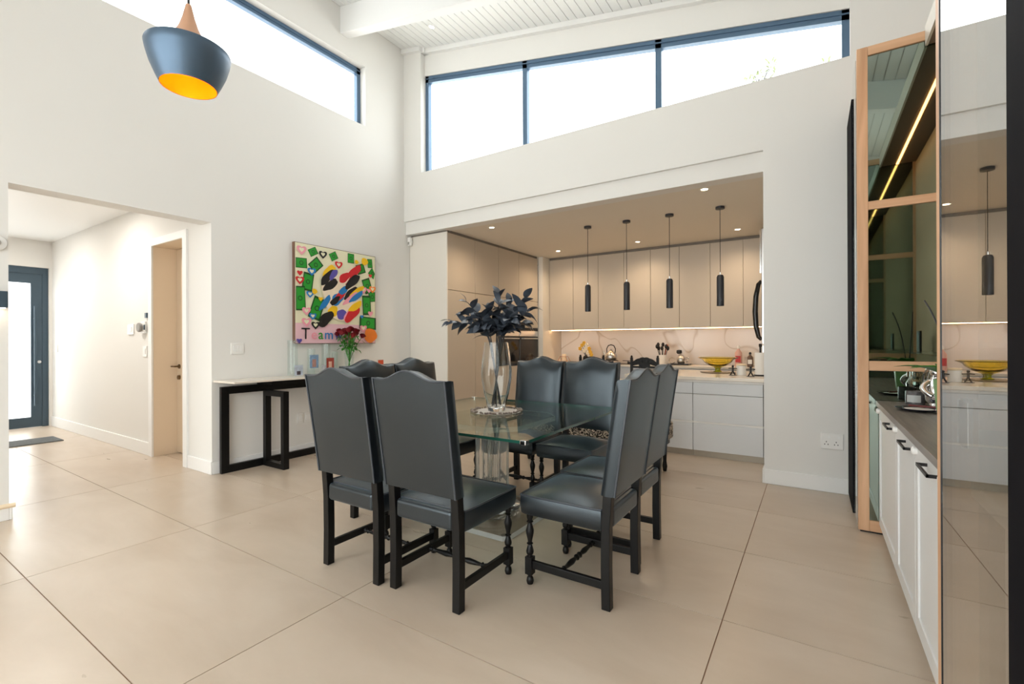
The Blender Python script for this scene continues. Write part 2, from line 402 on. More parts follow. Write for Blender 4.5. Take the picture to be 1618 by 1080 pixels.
# hall shell
b = MB()
b.box(XH, -6.40, YH, YH + .2, 0, 2.93).box(-5.60, XL - T, YH, YH + .2, 0, 2.93).box(-6.40, -5.60, YH, YH + .2, 2.43, 2.93)
struct(b.build('wall_hall', M['wall']), 'off-white hall wall with a deep set door', 'wall')
struct(B(-7.2, -5.24, 2.9, 3.0, 0, 2.6).build('wall_hall_recess', M['wall']), 'wall behind the deep set hall door', 'wall')
b = MB(); b.box(XH - .2, XH, 2.235, 3.0, 0, 2.93).box(XH - .2, XH, -.8, 1.0, 0, 2.93).box(XH - .2, XH, 1.0, 2.235, 2.50, 2.93)
struct(b.build('wall_entrance', M['wall']), 'entrance wall around the glazed front door', 'wall')
struct(B(XH, XL - T, -.8, -.6, 0, 2.93).build('wall_hall_left', M['wall']), 'hall wall out of sight on the left', 'wall')
struct(B(XH - .2, XL - T, -.8, 3.0, 2.92, 3.0).build('ceiling_hall', M['white']), 'flat white hall ceiling', 'ceiling')

# ------------------------------------------------------------------ sloping boarded ceiling
ang = math.atan(.2)
ce = MB().prism([(XL - .2, YF - .2, zc(XL - .2) + .012), (XR + .2, YF - .2, zc(XR + .2) + .012), (XR + .2, YF - .2, zc(XR + .2) + .15), (XL - .2, YF - .2, zc(XL - .2) + .15)], (0, YB + .3 - YF + .1, 0)).build('ceiling', M['groove'])
struct(ce, 'sloping white tongue and groove boarded ceiling', 'ceiling')
L = YB + .085 - YF
bw = .106; k = 0; bd = None
x = XL
while x < XR:
    xc = x + bw / 2
    loc = (xc - ce.location.x, (YF + L / 2) - ce.location.y, zc(xc) - ce.location.z)
    if bd is None:
        bd = B(-bw / 2 * 1.02 + .004, bw / 2 * 1.02 - .004, -L / 2, L / 2, 0, .012).build('board', M['ceil'], ce)
        for v in bd.data.vertices: v.co += Vector(ce['_o'])
        bd.location = loc; bd.rotation_euler = (0, ang, 0)
        bb = bd.modifiers.new('bevel', 'BEVEL'); bb.width = .003; bb.segments = 1
    else:
        o = inst(bd, ce, loc, (0, ang, 0), name='board')
    x += bw
def sloped_bar(x0, x1, y0, y1, d0, d1):
    return MB().prism([(x0, y0, zc(x0) + d0), (x1, y0, zc(x1) + d0), (x1, y0, zc(x1) + d1), (x0, y0, zc(x0) + d1)], (0, y1 - y0, 0))
struct(sloped_bar(-4.68, XR, YB + .03, YB + .085, -.062, 0).build('trim_2', M['white']), 'white ceiling bead above the strip window', 'trim')
b = MB(); b.prism([(XL, YB - .05, zc(XL) - .062), (-4.66, YB - .05, zc(-4.66) - .062), (-4.66, YB - .05, zc(-4.66)), (XL, YB - .05, zc(XL))], (0, .05, 0))
b.prism([(-4.68, YB, zc(-4.68) - .062), (-4.62, YB, zc(-4.62) - .062), (-4.62, YB, zc(-4.62)), (-4.68, YB, zc(-4.68))], (0, .085, 0))
struct(b.build('trim_3', M['white']), 'white ceiling bead round the corner pillar', 'trim')
for q, (y0, lab) in enumerate([(3.78, 'painted rafter crossing the ceiling near the strip window'), (.75, 'painted rafter overhead near the viewer'), (-2.0, 'painted rafter behind the viewer')]):
    o = sloped_bar(XL, XR, y0, y0 + .13, -.34, .0).build('rafter', M['ceil'], bevel=.006); tag(o, lab, 'beam', kind='structure')

# ------------------------------------------------------------------ windows
# back strip window (sloping head)
t = thing('window_1', 'long strip window with sloping head over the kitchen', 'window', (-2.2, YB + .15, 3.71), kind='structure')
yf0, yf1 = YB + .10, YB + .165
fw = .05
def wbar(xa, xb, za0, za1, zb0, zb1, y0=yf0, y1=yf1, name='frame', mt=None):
    return MB().prism([(xa, y0, za0), (xb, y0, zb0), (xb, y0, zb1), (xa, y0, za1)], (0, y1 - y0, 0)).build(name, mt or M['alu_window'], t)
x0, x1 = -4.68, .265
wbar(x0, x1, wt(x0) - .09, wt(x0), wt(x1) - .09, wt(x1))
wbar(x0, x1, wt(x0) - .045, wt(x0) - .035, wt(x1) - .045, wt(x1) - .035, yf0 - .012, yf0, 'frame_bead')
wbar(x0, x1, 3.71, 3.76, 3.71, 3.76)
wbar(x0, x0 + .055, 3.71, wt(x0), 3.71, wt(x0 + .055)); wbar(x1 - .055, x1, 3.71, wt(x1 - .055), 3.71, wt(x1))
for xm in (-3.014, -1.369): wbar(xm - .032, xm + .032, 3.71, wt(xm - .032), 3.71, wt(xm + .032), name='mullion')
for xa, xb in ((x0, -3.014), (-3.014, -1.369), (-1.369, x1)):
    wbar(xa, xb, 3.73, wt(xa) - .03, 3.73, wt(xb) - .03, yf0 + .03, yf0 + .036, 'pane', M['pane'])
# left clerestory
t2 = thing('window_2', 'high clerestory window in the left wall', 'window', (XL - .12, 1.8, 4.19), kind='structure')
xa, xb = XL - .16, XL - .10
B(xa, xb, -.5, 4.175, 4.90, 4.98).build('frame', M['alu_window'], t2); B(xa, xb, -.5, 4.175, 4.19, 4.235).build('frame', M['alu_window'], t2)
B(xa, xb, 4.12, 4.175, 4.19, 4.98).build('frame', M['alu_window'], t2); B(xa, xb, -.5, -.44, 4.19, 4.98).build('frame', M['alu_window'], t2)
B(xa - .02, xb + .012, -.5, 4.175, 4.935, 4.945).build('frame_bead', M['alu_window'], t2)
for ym in (1.05,): B(xa, xb, ym - .03, ym + .03, 4.19, 4.98).build('mullion', M['alu_window'], t2)
for ya, yb in ((-.47, 1.05), (1.05, 4.15)): B(xa + .02, xa + .026, ya, yb, 4.21, 4.93).build('pane', M['pane'], t2)
# unseen garden doors, added behind the viewer and set close for more daylight
t3 = thing('window_3', 'wide sliding garden doors, unseen, added behind the viewer for daylight', 'window', (-2, YF - .1, 0), kind='structure')
for i in range(6):
    xm = -4.75 + 5.5 * i / 5
    B(xm - .04, xm + .04, YF - .14, YF - .06, 0, 3.45).build('mullion', M['alu_window'], t3)
B(-4.75, .75, YF - .14, YF - .06, 3.37, 3.45).build('frame', M['alu_window'], t3); B(-4.75, .75, YF - .14, YF - .06, 0, .06).build('frame', M['alu_window'], t3)
for i in range(5):
    xm = -4.75 + 1.1 * i
    B(xm, xm + 1.1, YF - .104, YF - .098, .03, 3.4).build('pane', M['pane'], t3)

# ------------------------------------------------------------------ doors and baseboards
t = thing('door_1', 'glazed front door with dark frame and long pull handle', 'door', (XH - .08, 1.62, 0), kind='structure')
xa, xb = XH - .13, XH - .05
B(xa, xb, 1.0, 2.235, 2.40, 2.50).build('frame', M['alu'], t)
B(xa, xb, 2.165, 2.235, 0, 2.40).build('frame', M['alu'], t); B(xa, xb, 1.0, 1.07, 0, 2.40).build('frame', M['alu'], t)
leaf = MB().box(xa + .01, xb - .01, 1.07, 2.165, 2.25, 2.40).box(xa + .01, xb - .01, 1.07, 2.165, 0.005, .16).box(xa + .01, xb - .01, 2.04, 2.165, .16, 2.25).box(xa + .01, xb - .01, 1.07, 1.17, .16, 2.25).build('leaf', M['alu'], t)
B(xa + .035, xa + .045, 1.17, 2.04, .16, 2.25).build('pane', M['frost'], leaf)
hd = MB().cyl((XH + .01, 2.075, .34), (XH + .01, 2.075, 1.89), .016).cyl((XH + .01, 2.075, .5), (XH - .05, 2.075, .5), .01).cyl((XH + .01, 2.075, 1.7), (XH - .05, 2.075, 1.7), .01)
hd.build('pull_handle', M['alu'], leaf, True)
MB().lathe([(.001, 0), (.022, 0), (.022, .012), (.001, .014)], 16, (XH - .05, 2.13, 1.02), axis='x').build('lock', M['steel'], leaf, True)

t = thing('door_2', 'cream hall door set deep in a white frame', 'door', (-6.0, YH + .35, 0), kind='structure')
b = MB(); b.box(-6.48, -6.39, YH - .018, YH, 0, 2.42).box(-5.61, -5.52, YH - .018, YH, 0, 2.42).box(-6.48, -5.52, YH - .018, YH, 2.42, 2.50)
b.build('architrave', M['white'], t)
b = MB().box(-6.399, -6.387, YH + .001, YH + .48, 0, 2.417).box(-5.613, -5.601, YH + .001, YH + .48, 0, 2.417).box(-6.399, -5.601, YH + .001, YH + .48, 2.418, 2.429)
b.build('jamb_lining', M['doorpaint'], t)
lf = B(-6.385, -5.615, YH + .235, YH + .275, .01, 2.415).build('leaf', M['doorpaint'], t, bevel=.003)
h = MB().lathe([(.001, 0), (.026, 0), (.026, .01), (.001, .012)], 16, (-6.31, YH + .223, 1.03), axis='y')
h.cyl((-6.31, YH + .225, 1.03), (-6.31, YH + .18, 1.03), .009).tube([(-6.31, YH + .18, 1.03), (-6.36, YH + .178, 1.03), (-6.42, YH + .178, 1.028)], .008)
h.build('handle', M['brass'], lf, True)
MB().lathe([(.001, 0), (.026, 0), (.026, .02), (.001, .024)], 16, (-6.31, YH + .215, .90), axis='y').build('lock_escutcheon', M['brass'], lf, True)

def base(name, label, *bx):
    b = MB()
    for q in bx: b.box(*q)
    struct(b.build(name, M['white'], bevel=.004), label, 'baseboard')
base('baseboard_left', 'white skirting under the console table wall', (XL, XL + .015, 2.27, 5.0, 0, .12))
base('baseboard_hall', 'white skirting along the hall wall', (XH, -6.485, YH - .016, YH, 0, .15), (-5.515, XL + .014, YH - .016, YH, 0, .13))
base('baseboard_right', 'white skirting on the wall right of the kitchen', (-.39 - .0, .25, YB - .018, YB, 0, .13), (-.405, -.39, YB - .018, YB + .2, 0, .13))
base('baseboard_near', 'white skirting on the wall end at far left', (XL, XL + .016, -1.0, .88, 0, .09), (XL - .2, XL + .016, .88, .896, 0, .09))
o = MB().tube([(XL + .012, -.6, .105), (XL + .012, .85, .105), (XL + .012, .91, .105)], .017, 10).build('foam_bumper', M['candle'], smooth=True)
tag(o, 'cream foam edge bumper lying on the skirting at far left', 'bumper')

# ------------------------------------------------------------------ dining chairs
def chair_proto():
    t = thing('dining_chair', 'proto', 'chair', (0, 0, 0))
    zt = lambda u: 1.116 + .046 * (.5 + .5 * math.cos(PI * min(1, abs(u) / .72))) + .004 * max(0, abs(u) - .8) / .2
    lean = lambda z: -.235 - .080 * max(0, (z - .55) / .55) ** 1.05 - (.0 if z > .55 else -.0)
    z0 = .555; th = .072; nu, nv = 18, 10
    b = MB(); vs = []; fs = []
    def hw(v): return .236 + .006 * v
    for side in (0, 1):
        for j in range(nv + 1):
            v = j / nv
            for i in range(nu + 1):
                u = -1 + 2 * i / nu
                z = z0 + (zt(u) - z0) * v
                x = u * hw(v)
                if side == 0:
                    puff = .022 * (1 - abs(u) ** 4) * (1 - (2 * v - 1) ** 6)
                    y = lean(z) + th * .5 + puff
                    e = max(abs(u), abs(2 * v - 1))
                    x *= .965 + .0 * e; z = z - .012 * (v > .99)
                else:
                    y = lean(z) - th * .5 - .004 * (1 - abs(u) ** 4) * (1 - (2 * v - 1) ** 4)
                vs.append((x, y, z))
    n1 = (nu + 1) * (nv + 1); I = lambda s_, i, j: s_ * n1 + j * (nu + 1) + i
    for j in range(nv):
        for i in range(nu):
            fs.append((I(0, i, j), I(0, i + 1, j), I(0, i + 1, j + 1), I(0, i, j + 1))); fs.append((I(1, i, j), I(1, i, j + 1), I(1, i + 1, j + 1), I(1, i + 1, j)))
    # rounded border strip between the two faces
    ring = [(i, 0) for i in range(nu)] + [(nu, j) for j in range(nv)] + [(i, nv) for i in range(nu, 0, -1)] + [(0, j) for j in range(nv, 0, -1)]
    k = len(vs); mids = []
    for (i, j) in ring:
        a = Vector(vs[I(0, i, j)]); c = Vector(vs[I(1, i, j)])
        u = -1 + 2 * i / nu; v = j / nv
        ms = []
        for f_ in (.12, .5, .9):
            p = a.lerp(c, f_)
            if i in (0, nu): p.x = math.copysign(hw(v) + (.004 if f_ == .5 else .001), u)
            if j == nv: p.z += .008 if f_ < .8 else .002
            if j == 0: p.z -= .002
            ms.append(len(vs)); vs.append(tuple(p))
        mids.append(ms)
    R_ = len(ring)
    for q in range(R_):
        a, c = ring[q], ring[(q + 1) % R_]; m1, m2 = mids[q], mids[(q + 1) % R_]
        fs.append((I(0, *a), I(0, *c), m2[0], m1[0]))
        for w_ in range(2): fs.append((m1[w_], m2[w_], m2[w_ + 1], m1[w_ + 1]))
        fs.append((m1[2], m2[2], I(1, *c), I(1, *a)))
    b.add(vs, fs)
    br = b.build('backrest', M['leather'], t, True)
    rim = [vs[I(1, 0, j)] for j in range(nv + 1)] + [vs[I(1, i, nv)] for i in range(1, nu + 1)] + [vs[I(1, nu, j)] for j in range(nv - 1, -1, -1)]
    rim = [(x * 1.004, y - .001, z + .001) for x, y, z in rim]
    MB().tube(rim, .0058, 6).build('piping', M['piping'], br, True)
    # seat cushion
    nx, ny = 14, 14; vs = []; fs = []
    def seat_z(u, v): return .480 + .040 * (1 - abs(u) ** 2.6) * (1 - abs(v) ** 2.6)
    sx, y0, y1 = .241, -.205, .258
    b = MB()
    G = lambda i, j: j * (nx + 1) + i
    for j in range(ny + 1):
        for i in range(nx + 1):
            u = -1 + 2 * i / nx; v = -1 + 2 * j / ny
            # slightly rounded plan corners
            c = max(0, abs(u) + abs(v) - 1.82) * .5
            vs.append((u * (sx - c * .05), (y0 + y1) / 2 + v * ((y1 - y0) / 2 - c * .05), seat_z(u, v)))
    for j in range(ny):
        for i in range(nx): fs.append((G(i, j), G(i + 1, j), G(i + 1, j + 1), G(i, j + 1)))
    ring = [(i, 0) for i in range(nx)] + [(nx, j) for j in range(ny)] + [(i, ny) for i in range(nx, 0, -1)] + [(0, j) for j in range(ny, 0, -1)]
    prev = [G(*q) for q in ring]
    for (dz, g) in ((-.006, 1.012), (-.05, 1.016), (-.09, 1.0), (-.10, .97)):
        cur = []
        for (i, j) in ring:
            x_, y_, z_ = vs[G(i, j)]; cy = (y0 + y1) / 2
            cur.append(len(vs)); vs.append((x_ * g, cy + (y_ - cy) * g, .478 + dz))
        for q in range(len(ring)):
            r_ = (q + 1) % len(ring); fs.append((prev[q], prev[r_], cur[r_], cur[q]))
        prev = cur
    fs.append(tuple(prev))
    b.add(vs, fs)
    st = b.build('seat', M['leather'], t, True)
    pr = [vs[G(*q)] for q in ring]; pr.append(pr[0]); cy = (y0 + y1) / 2
    MB().tube([(x_ * 1.008, cy + (y_ - cy) * 1.008, z_ + .002) for x_, y_, z_ in pr], .0055, 6).build('piping', M['piping'], st, True)
    # legs
    for s_ in (-1, 1):
        xx = s_ * .215; h_ = .0225
        b = MB()
        prof = [(0, -.225), (.20, -.222), (.40, -.224), (.57, -.236)]
        for (za, ya), (zb, yb) in zip(prof, prof[1:]):
            b.hexa([(xx - h_, ya - h_, za), (xx + h_, ya - h_, za), (xx + h_, ya + h_, za), (xx - h_, ya + h_, za)],
                   [(xx - h_, yb - h_, zb), (xx + h_, yb - h_, zb), (xx + h_, yb + h_, zb), (xx - h_, yb + h_, zb)])
        b.build('leg', M['ebony'], t, bevel=.003, clean=True)
        b = MB()
        b.lathe([(.008, 0), (.016, .004), (.0205, .02), (.017, .038), (.010, .046), (.016, .052), (.020, .058)], 14, (xx, .212, 0))
        b.box(xx - .020, xx + .020, .192, .232, .058, .150)
        b.lathe([(.019, .150), (.012, .158), (.019, .166), (.021, .180), (.014, .205), (.011, .214), (.018, .220), (.011, .227), (.013, .24), (.021, .275), (.022, .292), (.014, .318), (.011, .330), (.019, .337), (.012, .345), (.017, .360), (.018, .385)], 14, (xx, .212, 0))
        b.build('leg', M['ebony'], t, True)
        B(xx - .011, xx + .011, -.21, .20, .092, .132).build('side_stretcher', M['ebony'], t, bevel=.002)
    prof = [(.014, -.205), (.014, -.19), (.008, -.183), (.015, -.17), (.009, -.162), (.013, -.12), (.016, -.08), (.010, -.04), (.009, -.03), (.017, -.018), (.012, 0), (.017, .018), (.009, .03), (.010, .04), (.016, .08), (.013, .12), (.009, .162), (.015, .17), (.008, .183), (.014, .19), (.014, .205)]
    MB().lathe(prof, 12, (0, .03, .112), axis='x').build('turned_stretcher', M['ebony'], t, True)
    B(-.191, .191, -.247, -.19, .385, .482).build('seat_back_edge', M['leather'], t, bevel=.018, seg=3)
    return t
ch = chair_proto()
spots = [(-1.662, 1.977, 0, 'dark leather dining chair with its back to the viewer, nearer the table corner'),
         (-2.197, 1.952, 0, 'dark leather dining chair with its back to the viewer, leftmost in front'),
         (-1.076, 2.376, PI / 2, 'dark leather dining chair on the right side of the table, nearer the viewer'),
         (-1.102, 2.898, PI / 2, 'dark leather dining chair on the right side, nearer the kitchen'),
         (-2.165, 3.53, PI, 'dark leather dining chair facing the viewer behind the vase, left of the far pair'),
         (-1.645, 3.52, PI, 'dark leather dining chair facing the viewer, right of the far pair'),
         (-2.66, 2.50, -PI / 2, 'dark leather dining chair on the left side, mostly hidden, nearer the viewer'),
         (-2.675, 3.01, -PI / 2, 'dark leather dining chair on the left side, mostly hidden, nearer the kitchen')]
for i, (x, y, r, lab) in enumerate(spots):
    o = ch if i == 0 else copy_tree(ch)
    o.location = (x, y, 0); o.rotation_euler = (0, 0, r); o['label'] = lab; o['group'] = 'dining chairs around the glass table'

# ------------------------------------------------------------------ dining table
TXC, TYC, TZ = -2.045, 2.88, .77
t = thing('dining_table', 'square glass dining table on a clear acrylic pedestal', 'table', (TXC, TYC, 0))
hx = .745
b = MB()
x0, x1, y0, y1, z0, z1 = TXC - hx, TXC + hx, TYC - hx, TYC + hx, TZ - .016, TZ
vv = [(x0, y0, z0), (x1, y0, z0), (x1, y1, z0), (x0, y1, z0), (x0, y0, z1), (x1, y0, z1), (x1, y1, z1), (x0, y1, z1)]
b.add(vv, [(0, 3, 2, 1), (4, 5, 6, 7)]); b.cur = 1
b.add(vv, [(0, 1, 5, 4), (1, 2, 6, 5), (2, 3, 7, 6), (3, 0, 4, 7)])
gt = b.build('glass_top', [M['glass_top'], M['glass_edge']], t, clean=True)
for sx_ in (-1, 1):
    for sy_ in (-1, 1):
        cx_, cy_ = TXC + sx_ * (hx - .012), TYC + sy_ * (hx - .012)
        B(cx_ - .02, cx_ + .02, cy_ - .02, cy_ + .02, TZ - .023, TZ + .004).build('corner_guard', M['chrome'], gt, bevel=.006)
# pedestal
def slab(h_, z0, z1, cut=.0):
    c = cut
    p = [(TXC - h_ + c, TYC - h_), (TXC + h_ - c, TYC - h_), (TXC + h_, TYC - h_ + c), (TXC + h_, TYC + h_ - c), (TXC + h_ - c, TYC + h_), (TXC - h_ + c, TYC + h_), (TXC - h_, TYC + h_ - c), (TXC - h_, TYC - h_ + c)]
    b = MB(); n = len(p)
    vs = [(x, y, z0) for x, y in p] + [(x, y, z1) for x, y in p]
    b.add(vs, [tuple(range(n))[::-1], tuple(range(n, 2 * n))]); b.cur = 1
    b.add(vs, [(i, (i + 1) % n, n + (i + 1) % n, n + i) for i in range(n)])
    return b
AC2 = [M['acrylic'], M['acrylic_edge']]
slab(.37, .006, .040, .03).build('base_plate', AC2, t, clean=True)
MB().lathe([(.21, .037), (.215, .045), (.215, .078), (.205, .086)], 48, (TXC, TYC, 0)).build('base_disc', M['acrylic'], t, True)
MB().lathe([(.165, .087), (.17, .095), (.165, .13), (.14, .15)], 48, (TXC, TYC, 0)).build('base_collar', M['acrylic'], t, True)
MB().lathe([(.125, .151), (.122, .17), (.122, .655), (.125, .668)], 192, (TXC, TYC, 0), mod=lambda i, n: 1 + .03 * math.cos(i * 2 * PI / 4)).build('fluted_column', M['ribbed'], t)
MB().lathe([(.15, .669), (.17, .68), (.17, .70), (.15, .708)], 48, (TXC, TYC, 0)).build('top_collar', M['acrylic'], t, True)
slab(.40, .709, .742, .14).build('top_plate', AC2, t, clean=True)
for a in range(4):
    px, py = TXC + .25 * (1 if a in (0, 3) else -1), TYC + .25 * (1 if a < 2 else -1)
    MB().lathe([(.018, .743), (.018, .7535)], 16, (px, py, 0)).build('glass_pad', M['acrylic'], t, True)
for a in range(4):
    px, py = TXC + .32 * (1 if a in (0, 3) else -1), TYC + .32 * (1 if a < 2 else -1)
    MB().lathe([(.02, 0), (.02, .0055)], 16, (px, py, 0)).build('foot_pad', M['acrylic'], t, True)

# beaded mat, vase and dark foliage
VX, VY = -2.05, 2.945
t = thing('beaded_placemat', 'round beaded mat under the tall glass vase', 'placemat', (VX, VY, TZ))
MB().lathe([(.001, TZ + .005), (.165, TZ + .005), (.19, TZ + .002)], 40, (VX, VY, 0), cap=False).build('lace_centre', M['lace'], t, True)
b = MB()
for i in range(170):
    a = random.random() * 2 * PI; r = random.uniform(.165, .20)
    b.ball((VX + r * math.cos(a), VY + r * math.sin(a), TZ + .0115), random.uniform(.005, .009), 6)
o = b.build('bead_border', M['bead'], t, True); o['kind'] = 'stuff'
prof_o = [(.062, 0), (.066, .006), (.070, .03), (.098, .14), (.116, .25), (.118, .31), (.108, .41), (.094, .50), (.090, .525)]
prof_i = [(.086, .525), (.090, .50), (.103, .41), (.113, .31), (.111, .25), (.092, .14), (.062, .04), (.02, .022)]
zb = TZ + .006
o = MB().lathe([(r, z + zb) for r, z in prof_o] + [(r, z + zb) for r, z in prof_i], 40, (VX, VY, 0)).build('glass_vase', M['glass'], smooth=True)
tag(o, 'tall clear barrel-shaped glass vase on the dining table', 'vase')
def leaf_mesh(name, L_, W_, material, curl=.25, cup=.15):
    vs = []; fs = []; n = 6
    for i in range(n + 1):
        tt = i / n; wv = W_ * .5 * (math.sin(PI * tt ** .8) ** .8 if 0 < tt < 1 else .02)
        z = -curl * L_ * tt * tt + .08 * L_ * math.sin(PI * tt)
        for s_ in (-1, 0, 1): vs.append((s_ * wv, tt * L_, z + (cup * wv if s_ else 0)))
    for i in range(n):
        for s_ in range(2): fs.append((i * 3 + s_, i * 3 + s_ + 1, i * 3 + 4 + s_, i * 3 + 3 + s_))
    m2 = [(x, y, z - .0012) for x, y, z in vs]; k = len(vs)
    fs2 = [tuple(reversed([q + k for q in f_])) for f_ in fs]
    me = bpy.data.meshes.new(name); me.from_pydata(vs + m2, [], fs + fs2); me.materials.append(material)
    me.polygons.foreach_set('use_smooth', [True] * len(me.polygons)); me.update()
    return me
LM = leaf_mesh('leaf', .128, .074, M['leaf_dark'])
def frame_rot(d, roll=0, up=Vector((0, 0, 1))):
    d = d.normalized(); x = d.cross(up)
    if x.length < 1e-4: x = Vector((1, 0, 0))
    x.normalize(); z = x.cross(d)
    mt = Matrix((x, d, z)).transposed().to_4x4()
    return (mt @ Matrix.Rotation(roll, 4, 'Y')).to_euler()
t = thing('foliage_bunch', 'near-black artificial leaf stems standing in the tall glass vase', 'foliage', (VX, VY, zb + .03))
rgt = Vector((_r.x, _r.y, 0)); fwd = Vector((_f.x, _f.y, 0))
tips = [(-.36, .0, .77), (-.25, .10, .84), (-.22, -.10, .92), (-.06, .05, .86), (.02, -.08, .96), (.10, .10, .93), (.22, .0, .95), (.28, -.08, .86), (.24, .12, .76), (-.12, -.13, .74), (.12, -.15, .78), (.0, .16, .80)]
for (a, c, hgt) in tips:
    hgt -= .12
    tip = rgt * a + fwd * c + Vector((0, 0, hgt))
    rim = Vector((tip.x, tip.y, 0)).normalized() * .05 if (abs(a) + abs(c)) > .02 else Vector((0, 0, 0)); rim.z = .49
    ft = -rim * .7; ft.z = random.uniform(.0, .03)
    pts = bez(ft, ft.lerp(rim, .5), rim, 3) + bez(rim, rim + (rim - ft) * .35, tip, 7)[1:]
    org = Vector((VX, VY, zb + .03))
    stem = MB().tube([p + org for p in pts], [.005] * 4 + [.004] * 4 + [.003, .002, .0015], 6).build('stem', M['stem_dark'], t, True)
    nl = 15
    for q in range(nl):
        f_ = .16 + .84 * q / (nl - 1)
        idx = 3 + f_ * (len(pts) - 4); i0 = min(int(idx), len(pts) - 2); p = pts[i0].lerp(pts[i0 + 1], idx - i0)
        d = (pts[i0 + 1] - pts[i0]).normalized()
        aa = q * 2.4 + a * 9
        side = Matrix.Rotation(aa, 3, d) @ d.orthogonal().normalized()
        dirn = (d * (.75 if q < nl - 3 else 1.5) + side * (1.0 if q < nl - 3 else .6))
        s_ = random.uniform(.75, 1.12) * (.75 if q >= nl - 3 else 1)
        inst(LM, stem, p, frame_rot(dirn, random.uniform(-.7, .7)), (s_, s_, s_), name='leaf')

# ------------------------------------------------------------------ kitchen: tall cabinets on the left
CX = -4.30
def door_part(t, x0, x1, y0, y1, z0, z1, name='door', mt='greige', bev=.0025):
    return B(x0, x1, y0, y1, z0, z1).build(name, M[mt], t, bevel=bev)
G = .004
units = [(5.00, 5.627, 1, 'tall greige cabinet at the kitchen entrance with a pale side panel'), (5.627, 6.872, 2, 'wide tall greige cabinet between the entrance cabinet and the ovens'), (6.872, 7.53, 3, 'tall greige oven cabinet at the end of the kitchen row')]
for (ya, yb, nd, lab) in units:
    t = thing('tall_cabinet', lab, 'cabinet', ((XL + CX) / 2, (ya + yb) / 2, 0), 'tall kitchen cabinets')
    B(XL + .01, CX - .022, ya + .001, yb - .001, 0.0, 2.845).build('body', M['greige'], t)
    B(XL + .01, CX - .012, ya + .001, yb - .001, 2.845, 2.879).build('shadow_strip', M['shadow_gap'], t)
    if ya == 5.0: B(XL + .006, CX, ya - .02, ya, 0, 2.85).build('side_panel', M['greige_side'], t, bevel=.002)
    d = 2 if nd == 2 else 1
    for q in range(d):
        a_ = ya + (yb - ya) * q / d + G; b_ = ya + (yb - ya) * (q + 1) / d - G
        if ya == 5.0: a_ = ya + .001
        door_part(t, CX - .02, CX, a_, b_, 2.045, 2.84)
        if nd == 1: door_part(t, CX - .02, CX, a_, b_, .10, 2.037)
        elif nd == 2:
            if q == 0: door_part(t, CX - .02, CX, a_, b_, .10, 2.037)
            else: door_part(t, CX - .02, CX, a_, b_, 1.56, 2.037); door_part(t, CX - .02, CX, a_, b_, .10, .90)
        else:
            door_part(t, CX - .02, CX, a_, b_, 1.56, 2.037); door_part(t, CX - .02, CX, a_, b_, .10, .90)
    B(XL + .01, CX - .06, ya + .002, yb - .002, 0.0, .02).build('kickboard', M['kick'], t)
for (ya, yb, lab) in [(6.262, 6.864, 'black glass built-in oven nearer the vase'), (6.886, 7.52, 'black glass built-in oven beside the kitchen corner')]:
    t = thing('built_in_oven', lab, 'oven', (CX - .05, (ya + yb) / 2, .91), 'built-in ovens')
    B(CX - .0195, CX + .006, ya, yb, .905, 1.40).build('door', M['oven'], t, bevel=.003)
    B(CX - .0195, CX + .006, ya, yb, 1.405, 1.50).build('control_panel', M['steel'], t, bevel=.003)
    B(CX - .0195, CX + .003, ya, yb, 1.503, 1.553).build('vent_trim', M['oven'], t)
    MB().tube([(CX + .006, ya + .06, 1.365), (CX + .045, ya + .06, 1.365), (CX + .045, yb - .06, 1.365), (CX + .006, yb - .06, 1.365)], .010, 10).build('handle', M['steel'], t, True)
o = B(CX + .003, -4.205, 7.55, YK - .005, 0, KZ - .004).build('filler_panel', M['greige_side'], bevel=.002); tag(o, 'tall cream filler panel between tall cabinets and wall cabinets', 'panel')
# wall cabinets
UX = [-4.20, -3.71, -3.22, -2.75, -2.29, -1.826, -1.36, -.895, -.43]
names_u = ['greige wall cabinet pair above the candle lantern', 'greige wall cabinet pair above the kettle', 'greige wall cabinet pair above the utensil pot', 'greige wall cabinet pair above the soap bottles by the fridge']
UY = 7.80
for k in range(4):
    xa, xb = UX[2 * k], UX[2 * k + 2]
    t = thing('wall_cabinet', names_u[k], 'cabinet', ((xa + xb) / 2, 8.05, 1.52), 'kitchen wall cabinets')
    B(xa + .001, xb - .001, UY + .022, YK - .005, 1.525, 2.84).build('body', M['greige'], t)
    B(xa + .001, xb - .001, UY + .012, YK - .01, 2.84, 2.879).build('shadow_strip', M['shadow_gap'], t)
    for q in (0, 1):
        door_part(t, UX[2 * k + q] + .0025, UX[2 * k + q + 1] - .0025, UY, UY + .02, 1.52, 2.835)
o = B(-4.19, -.44, UY + .06, UY + .078, 1.512, 1.524).build('led_strip', M['led']); tag(o, 'warm light strip under the kitchen wall cabinets', 'light')
o = B(-4.2, .1, YK - .02, YK - .001, .925, 1.51).build('splashback', M['marble']); tag(o, 'white veined stone splashback lit by the strip', 'splashback')
